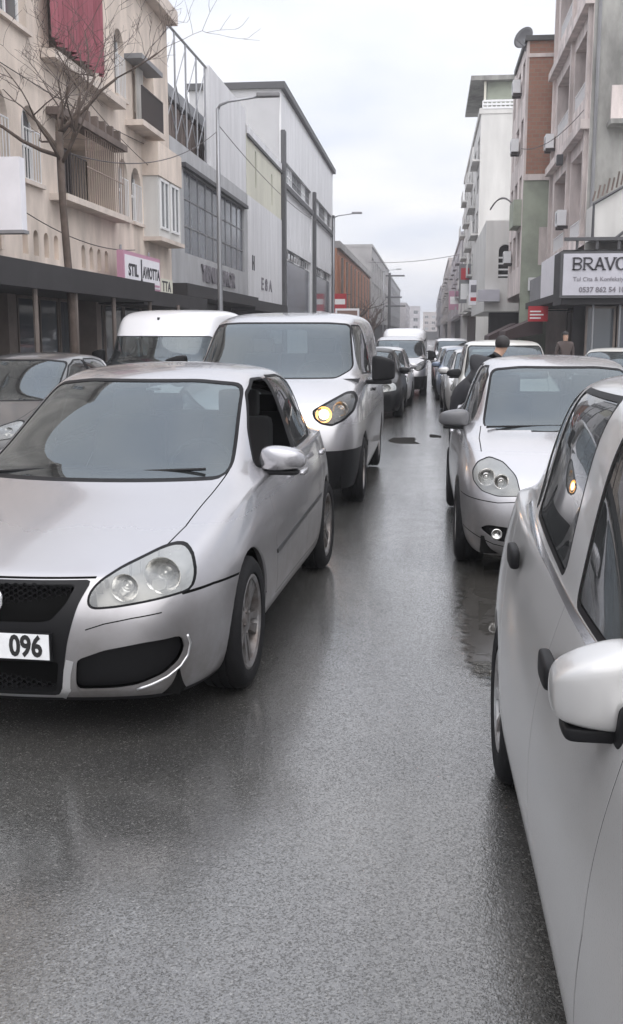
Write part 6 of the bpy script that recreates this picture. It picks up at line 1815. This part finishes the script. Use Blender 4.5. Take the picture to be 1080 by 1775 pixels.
# dark awnings over the right pavement
for nm, lb, x0, x1, y, z0, z1 in (('brown_awning', 'dark brown awning over the far right pavement', 2.75, 4.0, 50.0, 1.55, 2.15), ('brown_awning', 'second dark awning nearer the brick-sided building', 3.1, 4.6, 44.0, 1.75, 2.4)):
    m = MB(); w_ = 4.0
    m.add([(x0, y, z0), (x1, y, z1), (x1, y + w_, z1), (x0, y + w_, z0), (x0, y, z0 - 0.35), (x0, y + w_, z0 - 0.35)], [(0, 1, 2, 3), (0, 3, 5, 4)])
    m.add([(x0, y, z0), (x1, y, z1), (x1, y, z0 - 0.1), (x0, y, z0 - 0.35)], [(0, 1, 2, 3)])
    aw = empty(nm); tag(aw, lb, 'awning', 'awnings on the right pavement'); m.build('cloth', 'awning_brown', aw)
    m = MB(); m.tube([(x0 + 0.05, y + 0.1, z_at(y) + 0.1), (x0 + 0.05, y + 0.1, z0 - 0.1)], 0.03, 6); m.build('pole', 'galvanised', aw)


# ------------------------------------------------------------------ clutter on the facades
def ac_unit(fr, a, b, parent):
    m = MB(); fbox(m, fr, a, a + 0.80, b, b + 0.55, 0.08, 0.40); u = m.build('air_conditioner', 'upvc', parent)
    m = MB(); m.lathe([(0.0, 0.0), (0.21, 0.0), (0.22, 0.012)], 18, axis='x' , c=tuple(fr(a + 0.36, b + 0.275, 0.405))); m.build('fan_grille', 'mid_grey', u)
    m = MB(); fbox(m, fr, a + 0.1, a + 0.14, b - 0.12, b - 0.002, 0.0, 0.38); m.build('bracket', 'iron', u)
    m = MB(); fbox(m, fr, a + 0.66, a + 0.70, b - 0.12, b - 0.002, 0.0, 0.38); m.build('bracket', 'iron', u)
fl = left_frame(14.0)
f1 = right_frame(36.0, 5.0)
ac_unit(f1, 4.35, 5.6, RB1); ac_unit(f1, 9.5, 9.2, RB1)
f2 = right_frame(47.2, 3.87)
ac_unit(f2, 2.1, 9.7, RB2); ac_unit(f2, 4.7, 5.0, RB2); ac_unit(f2, 2.1, 12.2, RB2)
ac_unit(gable_frame(3.87, 47.19), 0.35, 3.5, RB2)
wire(((-8.45, 19.0, 6.9), (-8.42, 33.8, 7.3), 0.15), 'thin cable along the beige facade below the red curtain')
wire(((-7.2, 21.0, 5.2), (-6.9, 34.2, 8.0), 0.5), 'cable slung from the bare tree to the tall street lamp')
wire(((-6.9, 34.2, 8.3), (-6.85, 75.0, 9.0), 0.7), 'cable slung between the two tall street lamps', 0.015)
wire(((4.9, 36.5, 8.9), (3.8, 48.0, 9.6), 0.4), 'cable drooping across the pinkish block to the brick-sided building', 0.015)
def hang_sign(label, fr, w, z0, z1, mat, parts):
    o = empty('hanging_sign'); tag(o, label, 'sign', 'small shop signs')
    m = MB(); fbox(m, fr, 0, w, z0, z1, 0, 0.12); m.build('box', mat, o)
    for (a0_, a1_, b0_, b1_, pm) in parts:
        m = MB(); fbox(m, fr, a0_ * w, a1_ * w, z0 + (z1 - z0) * b0_, z0 + (z1 - z0) * b1_, 0.121, 0.13); m.build('print', pm, o)
    m = MB(); fbox(m, fr, w, w + 0.35, z1 - 0.1, z1 - 0.06, 0.03, 0.07); m.build('bracket', 'dark_trim', o)
hang_sign('white hanging sign with a dark band on the low cream building', gable_frame(2.35, 66.0), 1.0, 3.4, 4.9, 'sign_white', [(0.1, 0.9, 0.5, 0.8, 'letter_grey'), (0.1, 0.9, 0.15, 0.3, 'sign_red')])
hang_sign('tall dark hanging sign on the white apartment block', gable_frame(2.2, 84.0), 0.9, 4.0, 7.0, 'mid_grey', [(0.15, 0.85, 0.1, 0.5, 'letter_white'), (0.15, 0.85, 0.6, 0.9, 'sign_red')])
hang_sign('pinkish hanging sign further up the right row', gable_frame(2.0, 116.0), 1.2, 4.2, 6.2, 'sign_pink', [(0.1, 0.9, 0.3, 0.7, 'letter_white')])
hang_sign('white sign board on a post left of the distant queue', gable_frame(-5.9, 66.0), 1.5, 1.9, 3.2, 'sign_white', [(0.08, 0.92, 0.1, 0.9, 'brown_frame')])
hang_sign('red hanging sign below the white hall', gable_frame(-8.2, 90.0), 1.1, 3.5, 5.0, 'sign_red', [(0.1, 0.9, 0.4, 0.7, 'letter_white')])
wp = empty('wooden_utility_pole', (-6.6, 172, z_at(172))); tag(wp, 'dark utility pole with short cross arms at the end of the left row', 'pole')
m = MB(); m.tube([(0, 0, 0), (0, 0, 12.2)], [0.28, 0.2], 8); m.build('shaft', 'dark_trim', wp)
for zz, ww in ((11.6, 2.4), (8.2, 2.0), (6.8, 2.6)):
    m = MB(); m.box(-0.6, ww, -0.1, 0.1, zz, zz + 0.25); m.build('cross_arm', 'dark_trim', wp)

# ------------------------------------------------------------------ damp air: far things fade a little
hz = bpy.data.materials.new('damp_air'); hz.use_nodes = True
t = hz.node_tree; t.nodes.clear()
o_ = t.nodes.new('ShaderNodeOutputMaterial'); pv = t.nodes.new('ShaderNodeVolumePrincipled')
pv.inputs['Color'].default_value = (0.93, 0.93, 0.97, 1); pv.inputs['Density'].default_value = 0.0011; pv.inputs['Anisotropy'].default_value = 0.2
t.links.new(pv.outputs[0], o_.inputs['Volume'])
MATS['damp_air'] = hz
m = MB(); m.box(-80, 80, -60, 640, -2.5, 30.0)
tag(m.build('haze', 'damp_air'), kind='stuff')
